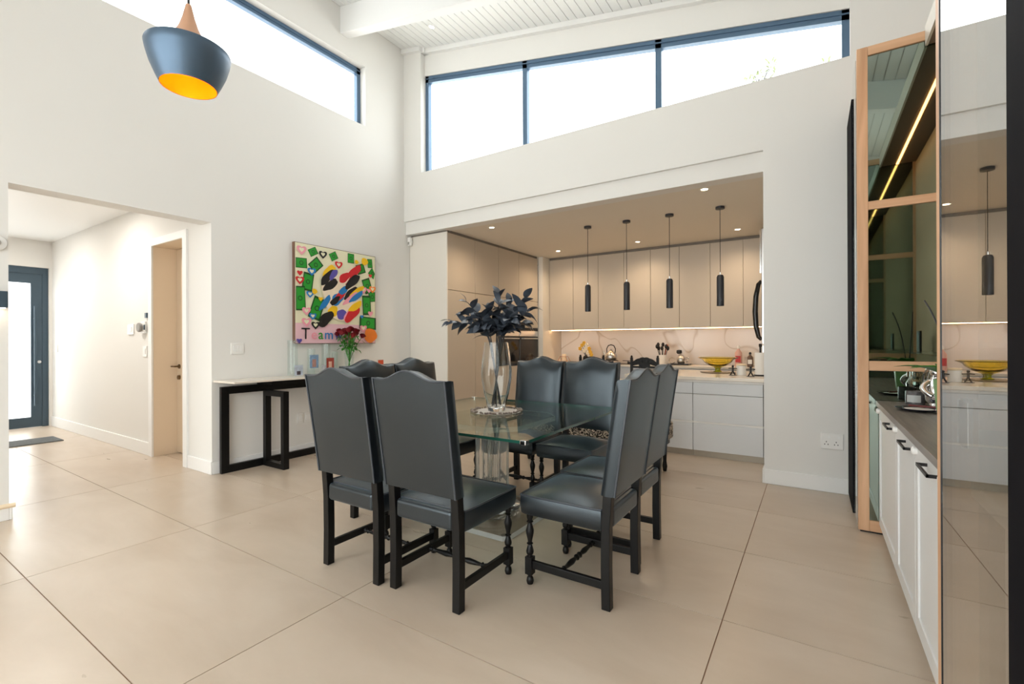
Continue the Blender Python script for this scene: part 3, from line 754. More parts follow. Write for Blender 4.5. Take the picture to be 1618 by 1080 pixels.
# back counter
o = B(-4.2, .1, 7.52, YK - .022, .885, .92).build('worktop', M['stone'], bevel=.003); tag(o, 'cream worktop along the kitchen end wall', 'worktop')
bx = [-4.2, -3.3, -2.4, -1.5, -.6]
for k in range(4):
    t = thing('base_cabinet', ['grey base cabinet under the candle lantern', 'grey base cabinet under the kettle', 'grey base cabinet under the utensil pot', 'grey base cabinet under the soap bottles'][k], 'cabinet', ((bx[k] + bx[k + 1]) / 2, 7.9, 0), 'kitchen base cabinets')
    B(bx[k] + .001, bx[k + 1] - .001, 7.57, 8.25, .1, .883).build('body', M['island'], t)
    B(bx[k] + .003, bx[k + 1] - .003, 7.548, 7.568, .60, .86).build('drawer', M['island'], t, bevel=.002)
    B(bx[k] + .003, bx[k + 1] - .003, 7.548, 7.568, .11, .595).build('drawer', M['island'], t, bevel=.002)
    B(bx[k] + .003, bx[k + 1] - .003, 7.62, 7.64, 0, .1).build('kickboard', M['kick'], t)
# island
IY = 5.55
o = B(-1.95, .12, IY - .01, 6.9, .868, .905).build('island_worktop', M['stone'], bevel=.003); tag(o, 'cream stone island worktop carrying the yellow bowl', 'worktop')
cols = [(-1.93, -1.16), (-1.16, -.452), (-.452, .12)]
for k, (xa, xb) in enumerate(cols):
    t = thing('island_cabinet', ['pale grey island drawer unit behind the dining chairs', 'pale grey island drawer unit below the yellow bowl', 'pale grey island drawer unit behind the wall end'][k], 'cabinet', ((xa + xb) / 2, 6.2, 0), 'island drawer units')
    B(xa + .001, xb - .001, IY + .045, 6.85, .09, .866).build('body', M['gap'], t)
    B(xa + .001, xb - .001, IY + .025, IY + .044, .84, .866).build('finger_rail', M['plastic'], t)
    for (za, zb_) in ((.712, .838), (.402, .706), (.075, .378)):
        B(xa + .003, xb - .003, IY + .02, IY + .042, za, zb_).build('drawer', M['island'], t, bevel=.002)
    B(xa + .001, xb - .001, IY + .03, IY + .044, .379, .401).build('finger_rail', M['plastic'], t)
    B(xa + .001, xb - .001, IY + .065, IY + .08, 0, .074).build('kickboard', M['kick'], t)
    B(xa + .02, xb - .02, IY + .09, 6.8, 0.0, .09).build('plinth', M['kick'], t)
# breakfast table at the island end
t = thing('breakfast_table', 'low pale table joined to the island end', 'table', (-2.7, 6.2, 0))
B(-3.45, -1.953, 5.8, 6.55, .73, .765).build('table_top', M['stone'], t, bevel=.003)
for xx in (-3.38,):
    for yy in (5.86, 6.49): B(xx - .03, xx + .03, yy - .03, yy + .03, 0, .73).build('leg', M['island'], t)
for yy in (5.86, 6.49): B(-2.05, -1.99, yy - .03, yy + .03, 0, .73).build('leg', M['island'], t)
# carved chairs
def carved():
    t = thing('carved_chair', 'proto', 'chair', (0, 0, 0))
    for s_ in (-1, 1):
        xx = s_ * .20
        b = MB(); b.box(xx - .018, xx + .018, -.218, -.182, 0, .46).box(xx - .018, xx + .018, -.22, -.186, .46, 1.06)
        b.lathe([(.012, 1.06), (.02, 1.07), (.014, 1.085), (.001, 1.095)], 10, (xx, -.203, 0)); b.build('post', M['ebony'], t)
        MB().lathe([(.014, 0), (.02, .02), (.014, .06), (.02, .2), (.014, .25), (.02, .4), (.02, .44)], 10, (xx, .2, 0)).build('leg', M['ebony'], t, True)
    pts = []; n = 14
    for i in range(n + 1):
        u = -1 + 2 * i / n; pts.append((u * .182, 0, .985 + .075 * math.cos(u * PI / 2) ** .8 + .008 * abs(math.sin(u * 7))))
    crest = [(x, -.215, z) for x, _, z in pts] + [(.182, -.215, .93), (.09, -.215, .955), (-.09, -.215, .955), (-.182, -.215, .93)]
    cr = MB().prism(crest, (0, .024, 0)).build('crest_rail', M['ebony'], t)
    for s_ in (-1, 1):
        for q in range(3):
            cx_ = s_ * (.045 + .048 * q); MB().lathe([(.001, .004), (.018, .003), (.022, -.004), (.001, -.006)], 12, (cx_, -.190, 1.0 - .012 * q), axis='y').build('carved_rosette', M['ebony'], cr, True)
    sp = B(-.085, .085, -.212, -.192, .50, .955).build('splat', M['ebony'], t)
    for q in range(8):
        z_ = .54 + .05 * q
        for s_ in (-1, 1):
            MB().hexa([(0, -.194, z_), (s_ * .07, -.194, z_ + .05), (s_ * .07, -.184, z_ + .05), (0, -.184, z_)], [(0, -.194, z_ + .02), (s_ * .07, -.194, z_ + .07), (s_ * .07, -.184, z_ + .07), (0, -.184, z_ + .02)]).build('chevron', M['ebony'], sp)
    B(-.215, .215, -.18, .22, .44, .50).build('seat', M['pattern'], t, bevel=.015)
    B(-.2, .2, -.21, -.19, .90, .93).build('cross_rail', M['ebony'], t)
    return t
cc = carved()
for i, (x, y, lab) in enumerate([(-2.17, 6.86, 'carved black wooden chair behind the island edge, below the utensil pot'), (-3.03, 6.86, 'carved black wooden chair left of the kettle')]):
    o = cc if i == 0 else copy_tree(cc)
    o.location = (x, y, 0); o.rotation_euler = (0, 0, PI); o['label'] = lab; o['group'] = 'carved breakfast chairs'
t = thing('patterned_bench', 'black and cream floral bench behind the far dining chairs', 'bench', (-1.95, 4.62, 0))
B(-2.75, -1.2, 4.42, 4.86, .33, .50).build('seat', M['pattern'], t, bevel=.02)
B(-2.72, -1.23, 4.45, 4.83, .28, .33).build('frame', M['ebony'], t)
for xx in (-2.68, -1.27):
    for yy in (4.49, 4.79): MB().lathe([(.018, 0), (.026, .05), (.018, .1), (.026, .28)], 10, (xx, yy, 0)).build('leg', M['ebony'], t, True)
# fridge edge
t = thing('fridge', 'steel fridge with black curved handle peeping past the wall', 'fridge', (-.2, 7.15, 0))
B(-.58, .12, 6.93, 7.49, .02, 1.25).build('freezer_door', M['steel'], t, bevel=.008)
B(-.58, .12, 6.93, 7.49, 1.262, 2.78).build('fridge_door', M['steel'], t, bevel=.008)
B(-.5, .1, 6.95, 7.47, 0, .02).build('plinth', M['black_metal'], t)
pts = [(-.585, 6.99, 2.10), (-.62, 6.99, 2.06), (-.65, 6.99, 1.9), (-.66, 6.99, 1.7), (-.65, 6.99, 1.5), (-.62, 6.99, 1.36), (-.585, 6.99, 1.32)]
MB().tube(pts, [.022, .028, .032, .034, .032, .028, .022], 12).build('handle', M['oven'], t, True)
B(-.588, -.58, 6.96, 7.2, 2.42, 2.56).build('display', M['oven'], t); B(-.60, -.58, 6.945, 6.965, 2.2, 2.78).build('edge_trim', M['chrome'], t)

# pendants over the island
pend = None
plabs = ['leftmost slim black pendant over the island', 'second slim black pendant from the left over the island', 'third slim black pendant from the left over the island', 'rightmost slim black pendant over the island']
for k, x in enumerate((-2.595, -2.05, -1.503, -.922)):
    if pend is None:
        t = thing('pendant_light', '', 'pendant', (x, 5.925, 1.717)); pend = t
        MB().lathe([(.05, KZ - .001), (.05, KZ - .028), (.018, KZ - .032)], 24, (x, 5.925, 0)).build('canopy', M['pendant'], t, True)
        MB().cyl((x, 5.925, 2.10), (x, 5.925, KZ - .03), .0035, n=6).build('cable', M['rope'], t)
        MB().lathe([(.004, 2.115), (.009, 2.11), (.009, 2.075)], 12, (x, 5.925, 0)).build('ferrule', M['chrome'], t, True)
        MB().lathe([(.008, 2.085), (.030, 2.078), (.040, 2.055), (.040, 1.717), (.037, 1.717), (.037, 1.745), (.001, 1.745)], 24, (x, 5.925, 0)).build('tube', M['pendant'], t, True)
        MB().lathe([(.001, 1.737), (.03, 1.737), (.03, 1.742)], 16, (x, 5.925, 0)).build('lens', M['plastic'], t, True)
    else:
        t = copy_tree(pend); t.location = (x, 5.925, 1.717)
    t['label'] = plabs[k]; t['group'] = 'island pendants'
# recessed lights
def downlight(x, y, z, lab, warm=True, power=14, tilt=None, grp='kitchen ceiling downlights', spot=True):
    t = thing('downlight', lab, 'downlight', (x, y, z), grp)
    b1 = MB().lathe([(.045, z - .0005), (.048, z - .004), (.034, z - .006), (.032, z - .0005)], 20, (x, y, 0), cap=False).build('trim_ring', M['white'], t, True)
    b2 = MB().lathe([(.001, z - .002), (.031, z - .002), (.031, z - .0005)], 16, (x, y, 0)).build('lens', M['bulb'] if warm else M['bulb_white'], t)
    if tilt:
        t.rotation_euler = (0, tilt, 0)
    if spot:
        if warm:
            l_ = bpy.data.lights.new('downlight_beam', 'SPOT'); l_.energy = power; l_.spot_size = 2.7; l_.spot_blend = 1.0; l_.shadow_soft_size = .04
        else:
            l_ = bpy.data.lights.new('downlight_beam', 'AREA'); l_.shape = 'DISK'; l_.size = .06; l_.energy = power
        l_.color = (1, .76, .52) if warm else (1, .95, .88)
        lo = bpy.data.objects.new('downlight_beam', l_); COL.objects.link(lo); lo.location = (x, y, z - .02)
KP = 40
downlight(-3.714, 5.24, KZ, 'kitchen downlight near the entrance cabinet', power=KP)
downlight(-3.72, 7.23, KZ, 'kitchen downlight before the wall cabinets at left', power=KP)
downlight(-2.337, 7.27, KZ, 'kitchen downlight before the wall cabinets at centre', power=KP)
downlight(-.90, 7.25, KZ, 'kitchen downlight before the wall cabinets at right', power=KP)
downlight(-.95, 5.15, KZ, 'kitchen downlight hidden behind the lintel', power=KP * .6)
downlight(-6.83, 1.37, 2.92, 'white hall ceiling downlight near the opening', warm=False, power=26, grp=None)
downlight(-8.8, 1.2, 2.92, 'added hall ceiling downlight, out of view by the front door', warm=False, power=26, grp=None)  # unseen lamp added because the hall needs more light
downlight(-4.13, 4.50, zc(-4.13), 'small downlight in the boarded ceiling', warm=False, grp=None, tilt=ang, spot=False)

# ------------------------------------------------------------------ drinks cabinet on the right
FX = .25; YN, YE = 1.49, 3.97           # front plane of the tall parts, inner faces of the two end panels
def end_panel(y, s_, lab):
    t = thing('end_panel', lab, 'panel', (.6, y, 0), 'framed mirror end panels')
    ya, yb = (y, y + .04) if s_ > 0 else (y - .04, y)
    B(FX if s_ > 0 else FX - .004, FX + .06, ya, yb, .012, 3.295).build('stile', M['oak'], t, bevel=.002)
    B(.885, .945, ya, yb, .012, 3.295).build('stile', M['oak'], t, bevel=.002)
    for za, zb_ in ((.012, .085), (1.10, 1.165), (2.19, 2.245), (3.235, 3.295)):
        B(FX + .061, .884, ya, yb, za, zb_).build('rail', M['oak_rail'], t, bevel=.002)
    for za, zb_ in ((.086, 1.099), (1.166, 2.189), (2.246, 3.234)):
        B(FX + .061, .884, ya + .012, yb - .012, za, zb_).build('mirror', M['dark_mirror'], t)
    B(FX + .01, .94, ya + .01, yb - .01, 0, .012).build('foot', M['black_metal'], t)
end_panel(YE, 1, 'oak framed smoked mirror panel at the far end of the grey counter')
end_panel(YN, -1, 'oak framed smoked mirror panel at the near end of the grey counter')
o = B(.345, .905, YN + .002, YE - .002, .868, .90).build('counter_top', M['counter_grey'], bevel=.002); tag(o, 'grey wood-grain counter top of the drinks cabinet', 'worktop')
ds = [1.492, 2.13, 2.63, 3.19, 3.968]
dl = ['white shaker cabinet nearest the glass door', 'white shaker cabinet second from the glass door', 'white shaker cabinet third from the glass door', 'white shaker cabinet beside the far mirror panel']
for k in range(4):
    ya, yb = ds[k] + .001, ds[k + 1] - .001
    t = thing('shaker_cabinet', dl[k], 'cabinet', (.62, (ya + yb) / 2, 0), 'white drinks cabinets')
    B(.385, .90, ya, yb, .08, .866).build('body', M['cab_white'], t)
    B(.43, .45, ya, yb, 0, .08).build('kickboard', M['cab_white'], t); B(.46, .9, ya, yb, 0, .08).build('plinth', M['cab_white'], t)
    dr = B(.370, .384, ya + .002, yb - .002, .07, .85).build('door', M['cab_white'], t)
    bd_ = MB().box(.362, .370, ya + .002, ya + .06, .07, .85).box(.362, .370, yb - .06, yb - .002, .07, .85).box(.362, .370, ya + .06, yb - .06, .07, .14).box(.362, .370, ya + .06, yb - .06, .78, .85)
    bd_.build('door_frame', M['cab_white'], dr, bevel=.0015)
    h0 = ya + .04
    if k: MB().box(.328, .336, h0, h0 + .2, .818, .830).box(.328, .362, h0, h0 + .008, .818, .830).box(.328, .362, h0 + .192, h0 + .2, .818, .830).build('handle', M['black_metal'], dr, bevel=.001)
    MB().lathe([(.001, .362), (.018, .362), (.018, .350), (.012, .344), (.001, .343)], 16, (0, yb - .04 if k else yb - .05, .835), axis='x').build('child_lock', M['plastic'], dr, True)
# ribbed back panel
t = thing('ribbed_back_panel', 'ribbed oak back panel above the grey counter', 'panel', (.92, (YN + YE) / 2, .9))
B(.925, .945, YN + .001, YE - .001, .905, 3.19).build('backing', M['soffit'], t)
sl = None; y = YN + .016
while y < YE - .012:
    if sl is None:
        sl = B(.905, .925, y - .010, y + .010, .905, 3.19).build('slat', M['slat'], t, bevel=.003); y00 = y
    else:
        q = inst(sl, t, (0, y - y00, 0), name='slat'); bb = q.modifiers.new('bevel', 'BEVEL'); bb.width = .003; bb.segments = 1
    y += .034
t = thing('soffit', 'brown bulkhead with an amber light strip over the drinks counter', 'bulkhead', (.75, (YN + YE) / 2, 3.2))
B(.62, .945, YN + .002, YE - .002, 3.20, 3.29).build('bulkhead_board', M['soffit'], t)
B(.605, .619, YN + .002, YE - .002, 3.195, 3.32).build('edge_strip', M['sofftrim'], t)
B(.745, .765, YN + .01, YE - .01, 3.194, 3.1995).build('light_strip', M['led2'], t)
o = B(.72, .904, YN + .01, YE - .4, 1.19, 1.20).build('glass_shelf', M['glass_top']); tag(o, 'thin glass shelf on the ribbed back panel', 'shelf')
# far tall glazed part
t = thing('tall_glass_cabinet', 'tall glazed cabinet with black door strip beside the kitchen wall end', 'cabinet', (.6, 4.42, 0), 'tall glazed cabinets')
B(FX + .03, .945, YE + .045, YB - .02, 0, .08).build('plinth', M['black_metal'], t); B(.92, .945, YE + .045, YB - .02, .08, 3.25).build('back_board', M['oak'], t)
B(FX + .03, .945, YE + .045, YB - .02, 3.22, 3.25).build('top_board', M['oak'], t)
dr = B(FX - .004, FX + .004, YE + .045, 4.30, .03, 3.24).build('door', M['cab_glass'], t)
B(FX - .012, FX + .012, 4.301, YB - .022, .02, 3.10).build('black_stile', M['matte_black'], dr)
# near tall glazed part
t = thing('tall_glass_cabinet', 'tall glass cabinet door reflecting the kitchen at the right edge', 'cabinet', (.6, 1.0, 0), 'tall glazed cabinets')
ya, yb = -.35, YN - .042
B(FX + .03, .945, ya, yb, 0, .08).build('plinth', M['black_metal'], t); B(.90, .945, ya, yb, .08, 3.25).build('back_board', M['slat'], t)
B(FX + .03, .945, ya, yb, 3.22, 3.25).build('top_board', M['oak'], t); B(FX + .03, .945, ya - .04, ya, 0, 3.25).build('side_board', M['oak'], t)
sh = B(.295, .89, .2, yb - .002, .95, .985).build('shelf', M['sofftrim'], t, bevel=.002)
B(.295, .89, .2, 1.22, .081, .949).build('divider', M['sofftrim'], t)
B(.32, .89, .2, yb - .002, 1.285, 1.293).build('glass_shelf', M['glass_top'], t)
dr = MB().hexa([(FX, 1.0, .03), (FX + .008, 1.0, .03), (FX + .004, yb, .03), (FX - .004, yb, .03)], [(FX, 1.0, 3.24), (FX + .008, 1.0, 3.24), (FX + .004, yb, 3.24), (FX - .004, yb, 3.24)]).build('door', M['cab_glass'], t)
B(FX - .006, FX + .010, .80, .995, .02, 3.24).build('black_stile', M['matte_black'], dr)
B(FX - .0055, FX + .004, yb - .004, yb, .03, 3.24).build('edge_seal', M['black_metal'], dr)
B(FX - .004, FX + .004, -.34, .797, .03, 3.24).build('door', M['cab_glass'], t)
b = MB()
for zz in (1.097, 1.164): b.lathe([(.001, FX + .005), (.018, FX + .005), (.018, FX + .018), (.001, FX + .02)], 16, (0, 1.31, zz), axis='x')
b.box(FX + .005, FX + .012, 1.27, 1.35, 1.085, 1.176).box(FX + .012, FX + .022, 1.31, yb - .003, 1.118, 1.142)
b.build('hinge', M['steel'], dr)
o = MB().lathe([(.055, 1.294), (.05, 1.30), (.015, 1.38), (.006, 1.43), (.001, 1.435)], 20, (.46, 1.22, 0)).build('fabric_cone', M['cloth_cream'], smooth=True); tag(o, 'pale cream fabric cone inside the near glass cabinet', 'ornament')

# things on the grey counter
t = thing('candle_jar', 'black crackle candle jar with a pale label on the grey counter', 'candle', (.53, 3.83, .90))
jx, jy = .53, 3.83
b = MB().lathe([(.044, .901), (.049, .906), (.049, .982), (.046, .986), (.043, .982), (.043, .915), (.001, .913)], 28, (jx, jy, 0))
b.build('jar', simple('crackle_black', srgb(84, 84, 86), .25, noise=.95, scale=60), t, True)
b = MB(); n = 10; vs = []; fs = []
for i in range(n + 1):
    a = math.radians(-150 + 85 * i / n)
    for zz in (.918, .962): vs.append((jx + .0497 * math.cos(a), jy + .0497 * math.sin(a), zz))
for i in range(n): fs.append((2 * i, 2 * i + 2, 2 * i + 3, 2 * i + 1))
MB().add(vs, fs).build('label', simple('grey_label', srgb(186, 190, 190), .6), t, True)
MB().lathe([(.001, .965), (.042, .965), (.042, .94)], 24, (jx, jy, 0)).build('wax', M['candle'], t, True)
t = thing('blue_plate', 'dark blue oval plate with a red knife on the grey counter', 'plate', (.50, 3.50, .90))
b = MB().lathe([(.04, .901), (.07, .904), (.105, .914), (.107, .917), (.10, .916), (.068, .909), (.001, .908)], 32, (.50, 3.50, 0)); b.build('plate', simple('navy_glaze', srgb(24, 22, 48), .15), t, True)
MB().lathe([(.001, .910), (.06, .910), (.065, .912)], 28, (.50, 3.50, 0)).build('white_centre', M['plastic'], t, True)
o = MB().hexa([(.46, 3.555, .919), (.58, 3.50, .919), (.583, 3.512, .919), (.463, 3.567, .919)], [(.46, 3.555, .929), (.58, 3.50, .929), (.583, 3.512, .929), (.463, 3.567, .929)]).build('cheese_knife', simple('maroon_handle', srgb(96, 24, 24), .4), bevel=.003); tag(o, 'dark red handled knife lying across the blue plate', 'knife')
t = thing('silver_figurine', 'polished silver crouching figurine beside the orchid', 'figurine', (.60, 3.645, .90))
fx, fy = .60, 3.645
b = MB().lathe([(.06, .901), (.055, .915), (.05, .918)], 24, (fx, fy, 0)); b.build('base', M['chrome'], t, True)
b = MB().lathe([(.028, .918), (.05, .95), (.055, 1.0), (.04, 1.05), (.028, 1.075), (.022, 1.09)], 20, (fx, fy, 0)); b.ball((fx, fy - .01, 1.115), .034, 16); b.build('body', M['chrome'], t, True)
for s_ in (-1, 1): MB().tube(bez((fx + s_ * .03, fy, 1.06), (fx + s_ * .10, fy - .04, 1.02), (fx + s_ * .03, fy - .07, .98), 8), [.018, .018, .017, .016, .016, .015, .014, .014, .013], 10).build('arm', M['chrome'], t, True)
b = MB()
for q in range(7): b.tube(bez((fx - .03 + .01 * q, fy + .01, 1.14), (fx - .05 + .018 * q, fy + .05, 1.13), (fx - .05 + .017 * q, fy + .055, 1.05), 5), .006, 6)
b.build('hair', M['chrome'], t, True)
# orchid
ox, oy = .605, 3.26
t = thing('orchid_pot', 'orchid with broad green leaves in a green pot on the grey counter', 'plant', (ox, oy, .90))
MB().lathe([(.055, .901), (.07, .94), (.08, 1.06), (.082, 1.10), (.074, 1.10), (.07, 1.07), (.001, 1.06)], 28, (ox, oy, 0)).build('pot', simple('pale_green_glaze', srgb(122, 164, 110), .2), t, True)
OL = leaf_mesh('orchid_leaf', .22, .085, M['leaf_green'], .35, .25)
for a, up in ((2.2, .7), (-2.5, .75), (1.7, .8), (-1.5, .7), (3.0, .75)):
    d = Vector((math.cos(a), math.sin(a), up)); inst(OL, t, (d.x * .02, d.y * .02, .19), frame_rot(d), name='leaf')
for q in (0, 1):
    MB().tube(bez((ox, oy + .02 * q, 1.0), (ox - .02 + .04 * q, oy + .05, 1.35), (ox - .10 + .12 * q, oy + .10, 1.52), 8), .004, 6).build('flower_stem', M['stem_dark'], t, True)
t = thing('picture_stand', 'small black framed picture standing on the glass shelf', 'picture', (.83, 2.35, 1.20))
B(.80, .815, 2.28, 2.42, 1.201, 1.39).build('frame', M['black_metal'], t); B(.797, .7995, 2.295, 2.405, 1.216, 1.375).build('photo', simple('grey_photo', srgb(150, 160, 165), .2), t)
t = thing('glass_cloche', 'glass dome with knob on the grey counter by the orchid', 'cloche', (.75, 2.95, .9))
MB().lathe([(.12, .901), (.122, .91), (.001, .912)], 28, (.75, 2.95, 0)).build('base', M['glass_edge'], t, True)
MB().lathe([(.105, .913), (.105, .98), (.085, 1.04), (.04, 1.075), (.001, 1.08)], 28, (.75, 2.95, 0), cap=False).build('dome', M['thin_glass'], t, True)
MB().ball((.75, 2.95, 1.095), .015, 12).build('knob', M['thin_glass'], t, True)
t = thing('patterned_pot', 'black and cream leaf-patterned pot on the grey counter', 'pot', (.78, 3.68, .90))
MB().lathe([(.05, .901), (.085, .94), (.09, 1.0), (.075, 1.05), (.068, 1.05), (.07, 1.0), (.001, .95)], 28, (.80, 3.80, 0)).build('body', M['pattern'], t, True)

# ------------------------------------------------------------------ console table on the left wall
t = thing('console_table', 'console table with white top and two black rectangle frames', 'console', (-4.8, 3.2, 0))
cy0, cy1 = 2.28, 4.45
MB().hexa([(XL + .005, cy0, .912), (-4.62, cy0 + .01, .912), (-4.62, cy1, .912), (XL + .005, cy1, .912)], [(XL + .005, cy0, .932), (-4.62, cy0 + .01, .932), (-4.62, cy1, .932), (XL + .005, cy1, .932)]).build('top', M['stone'], t, bevel=.003)
def rect_frame(a0, a1, z0, z1, w_, fn, name):
    b = MB()
    for (p, q, r, s_) in ((a0, a0 + w_, z0, z1), (a1 - w_, a1, z0, z1), (a0 + w_, a1 - w_, z0, z0 + w_), (a0 + w_, a1 - w_, z1 - w_, z1)): fn(b, p, q, r, s_)
    return b.build(name, M['ebony'], t, bevel=.002)
rect_frame(2.325, 4.38, .0, .865, .075, lambda b, p, q, r, s_: b.box(-4.985, -4.945, p, q, r, s_), 'wall_frame')
rect_frame(-4.944, -4.56, .0, .80, .055, lambda b, p, q, r, s_: b.box(p, q, 2.74, 2.80, r, s_), 'cross_frame')
rect_frame(-4.944, -4.56, .0, .80, .055, lambda b, p, q, r, s_: b.box(p, q, 3.95, 4.01, r, s_), 'cross_frame')
B(-4.944, -4.70, 2.70, 4.05, .865, .911).build('top_support', M['ebony'], t); B(-4.985, -4.945, 2.70, 4.05, .866, .911).build('top_support', M['ebony'], t)
# rose vase
rx, ry = -4.86, 3.78
o = MB().lathe([(.04, .933), (.045, .94), (.05, 1.0), (.058, 1.10), (.066, 1.18), (.062, 1.18), (.054, 1.10), (.045, 1.0), (.02, .945)], 24, (rx, ry, 0)).build('rose_vase', M['thin_glass'], smooth=True); tag(o, 'clear flared vase holding red roses on the console', 'vase')
t = thing('rose_bouquet', 'bunch of dark red roses in the console vase', 'flowers', (rx, ry, .95))
RL = leaf_mesh('rose_leaf', .075, .042, M['leaf_green'], .3, .1)
def rose_mesh():
    b = MB()
    for ring, (n, r, zt_) in enumerate(((5, .040, .028), (5, .030, .036), (4, .020, .042), (3, .010, .046))):
        for i in range(n):
            a = 2 * PI * i / n + ring * .6; h = 2 * PI / n * .75
            pts = []
            for tt in (0, .5, 1):
                for aa in (-h, 0, h):
                    rr = r * (.35 + .65 * tt) + (.004 if tt == 1 else 0); pts.append((rr * math.cos(a + aa), rr * math.sin(a + aa), -.015 + tt * (zt_ + .015) - (.006 if aa else 0) * tt))
            b.add(pts, [(q * 3 + s_, q * 3 + s_ + 1, q * 3 + s_ + 4, q * 3 + s_ + 3) for q in range(2) for s_ in range(2)])
    b.ball((0, 0, .015), .018, 8)
    return b
rm = None
for q in range(14):
    a = q * 2.4; r = .035 + .011 * q; z = 1.46 - .006 * q + random.uniform(-.03, .02)
    tip = Vector((rx + r * .75 * math.cos(a), ry + r * 1.15 * math.sin(a), z))
    p0 = Vector((rx - .02 * math.cos(a), ry - .02 * math.sin(a), .955)); pm = Vector((rx + .02 * math.cos(a), ry + .02 * math.sin(a), 1.2))
    st = MB().tube(bez(p0, pm, tip, 6), .004, 6).build('stem', M['leaf_green'], t, True)
    if rm is None:
        rm = rose_mesh().build('rose', M['rose'], st, True)
        for v in rm.data.vertices: v.co += Vector(t['_o'])
        rm.location = tip - Vector(t['_o'])
    else:
        inst(rm, st, tip - Vector(t['_o']), (random.uniform(-.4, .4), random.uniform(-.4, .4), a), name='rose')
    for k in range(4):
        d = Vector((math.cos(a + k * 1.9), math.sin(a + k * 1.9), random.uniform(-.5, .3))); pp = p0.lerp(tip, .62 + .09 * k)
        inst(RL, st, pp - Vector(t['_o']), frame_rot(d), name='leaf')
# clear cylinders and photo blocks
cyls = [(3.07, .055, .40, 'tall clear glass cylinder at the near end of the console'), (3.30, .045, .30, 'short clear glass cylinder behind the middle photo block'), (3.50, .05, .36, 'clear glass cylinder beside the roses'), (3.62, .04, .26, 'smallest clear glass cylinder next to the rose vase')]
for (y, r, h, lab) in cyls:
    o = MB().lathe([(r, .933), (r, .933 + h), (r - .004, .933 + h), (r - .004, .945), (.001, .943)], 24, (-4.93, y, 0)).build('glass_cylinder', M['thin_glass'], smooth=True); tag(o, lab, 'vase', 'clear cylinders on the console')
photos = [(3.06, .10, .13, (180, 190, 205), (70, 60, 66), 'photo block of a baby in a pale hat'), (3.23, .11, .24, (120, 150, 180), (170, 130, 120), 'taller photo block of a person in blue'), (3.38, .07, .12, (200, 205, 215), (90, 110, 140), 'smallest pale photo block on the console'), (3.44, .10, .20, (150, 60, 50), (210, 170, 150), 'photo block with a red group picture'), (3.98, .09, .16, (190, 70, 50), (60, 40, 40), 'photo block with an orange picture right of the roses'), (4.20, .09, .15, (200, 80, 50), (70, 30, 30), 'photo block with a dark orange picture furthest along the console')]
for k, (y, w_, h, c1, c2, lab) in enumerate(photos):
    t = thing('photo_block', lab, 'photo', (-4.80, y, .933), 'acrylic photo blocks on the console')
    xx = -4.80 + .03 * (k % 2)
    B(xx - .012, xx + .003, y - w_ / 2 - .008, y + w_ / 2 + .008, .9335, .9335 + h).build('acrylic_block', M['thin_glass'], t)
    zp = .94 + (h - .02) * (.35 if h > .15 else 0)
    B(xx + .0035, xx + .0045, y - w_ / 2, y + w_ / 2, zp, .9335 + h - .008).build('print', simple('photo_print', srgb(*c1), .3, noise=.55, scale=30), t)
    B(xx + .0047, xx + .0053, y - w_ * .22, y + w_ * .22, zp + .01, zp + (h - .02) * .45).build('print_figure', simple('photo_figure', srgb(*c2), .3, noise=.4, scale=40), t, bevel=.001)

# ------------------------------------------------------------------ painting
AX = XL + .002
t = thing('wall_art', 'square bright abstract canvas with green notes, hearts and lettering', 'painting', (AX, 3.70, 1.29))
ay0, ay1, az0, az1 = 3.125, 4.29, 1.292, 2.46
B(AX, AX + .045, ay0, ay1, az0, az1).build('stretcher_frame', M['artside'], t)
AF = AX + .046
B(AF, AF + .002, ay0 + .006, ay1 - .006, az0 + .006, az1 - .006).build('canvas', M['canvas'], t)
B(AF + .002, AF + .0025, ay0 + .006, ay1 - .006, az0 + .006, az0 + .24).build('pink_band', M['pink'], t)
W_, H_ = ay1 - ay0, az1 - az0
_lay = [0]
def flat(poly, material, name, parent=None, lay=None):
    _lay[0] += 1
    x = AF + (.0026 + .00012 * _lay[0] if lay is None else lay)
    return MB().prism([(x, ay0 + u * W_, az0 + v * H_) for u, v in poly], (.0006, 0, 0)).build(name, material, parent or t)
def ell(u, v, a, b_, rot=0, n=22, wob=0, seed=0):
    rnd = random.Random(seed); ph = rnd.random() * 6
    out = []
    for i in range(n):
        g = 2 * PI * i / n; k_ = 1 + wob * math.sin(3 * g + ph) + wob * .6 * math.sin(5 * g + 2 * ph)
        x_, y_ = a * k_ * math.cos(g), b_ * k_ * math.sin(g)
        out.append((u + x_ * math.cos(rot) - y_ * math.sin(rot), v + x_ * math.sin(rot) + y_ * math.cos(rot)))
    return out
def heart(u, v, s_, n=20):
    return [(u + s_ * .060 * (math.sin(g) ** 3), v + s_ * (.047 * math.cos(g) - .018 * math.cos(2 * g) - .007 * math.cos(3 * g))) for g in [2 * PI * i / n for i in range(n)]]
AP = {k: simple('art_' + k, srgb(*c), .5, noise=.12, scale=9) for k, c in dict(green=(30, 150, 40), dgreen=(14, 74, 22), red=(206, 30, 40), pinkh=(240, 160, 176), blue=(28, 122, 190), yellow=(246, 196, 18), black=(18, 18, 20), violet=(92, 80, 168), cream=(240, 224, 200), orange=(240, 130, 40), white=(244, 240, 232)).items()}
notes = [(.07, .80, .062, .05, .05), (.20, .93, .048, .038, .5), (.23, .80, .062, .052, .75), (.44, .92, .045, .04, .5), (.66, .93, .042, .052, 0), (.79, .83, .052, .048, .35), (.92, .91, .034, .05, .1), (.96, .80, .05, .045, -.7), (.14, .62, .052, .082, -.15), (.055, .45, .055, .12, .05), (.24, .36, .062, .105, -.35), (.88, .65, .05, .075, .35), (.95, .53, .05, .055, .1), (.87, .43, .052, .10, .05), (.89, .23, .11, .062, -.05)]
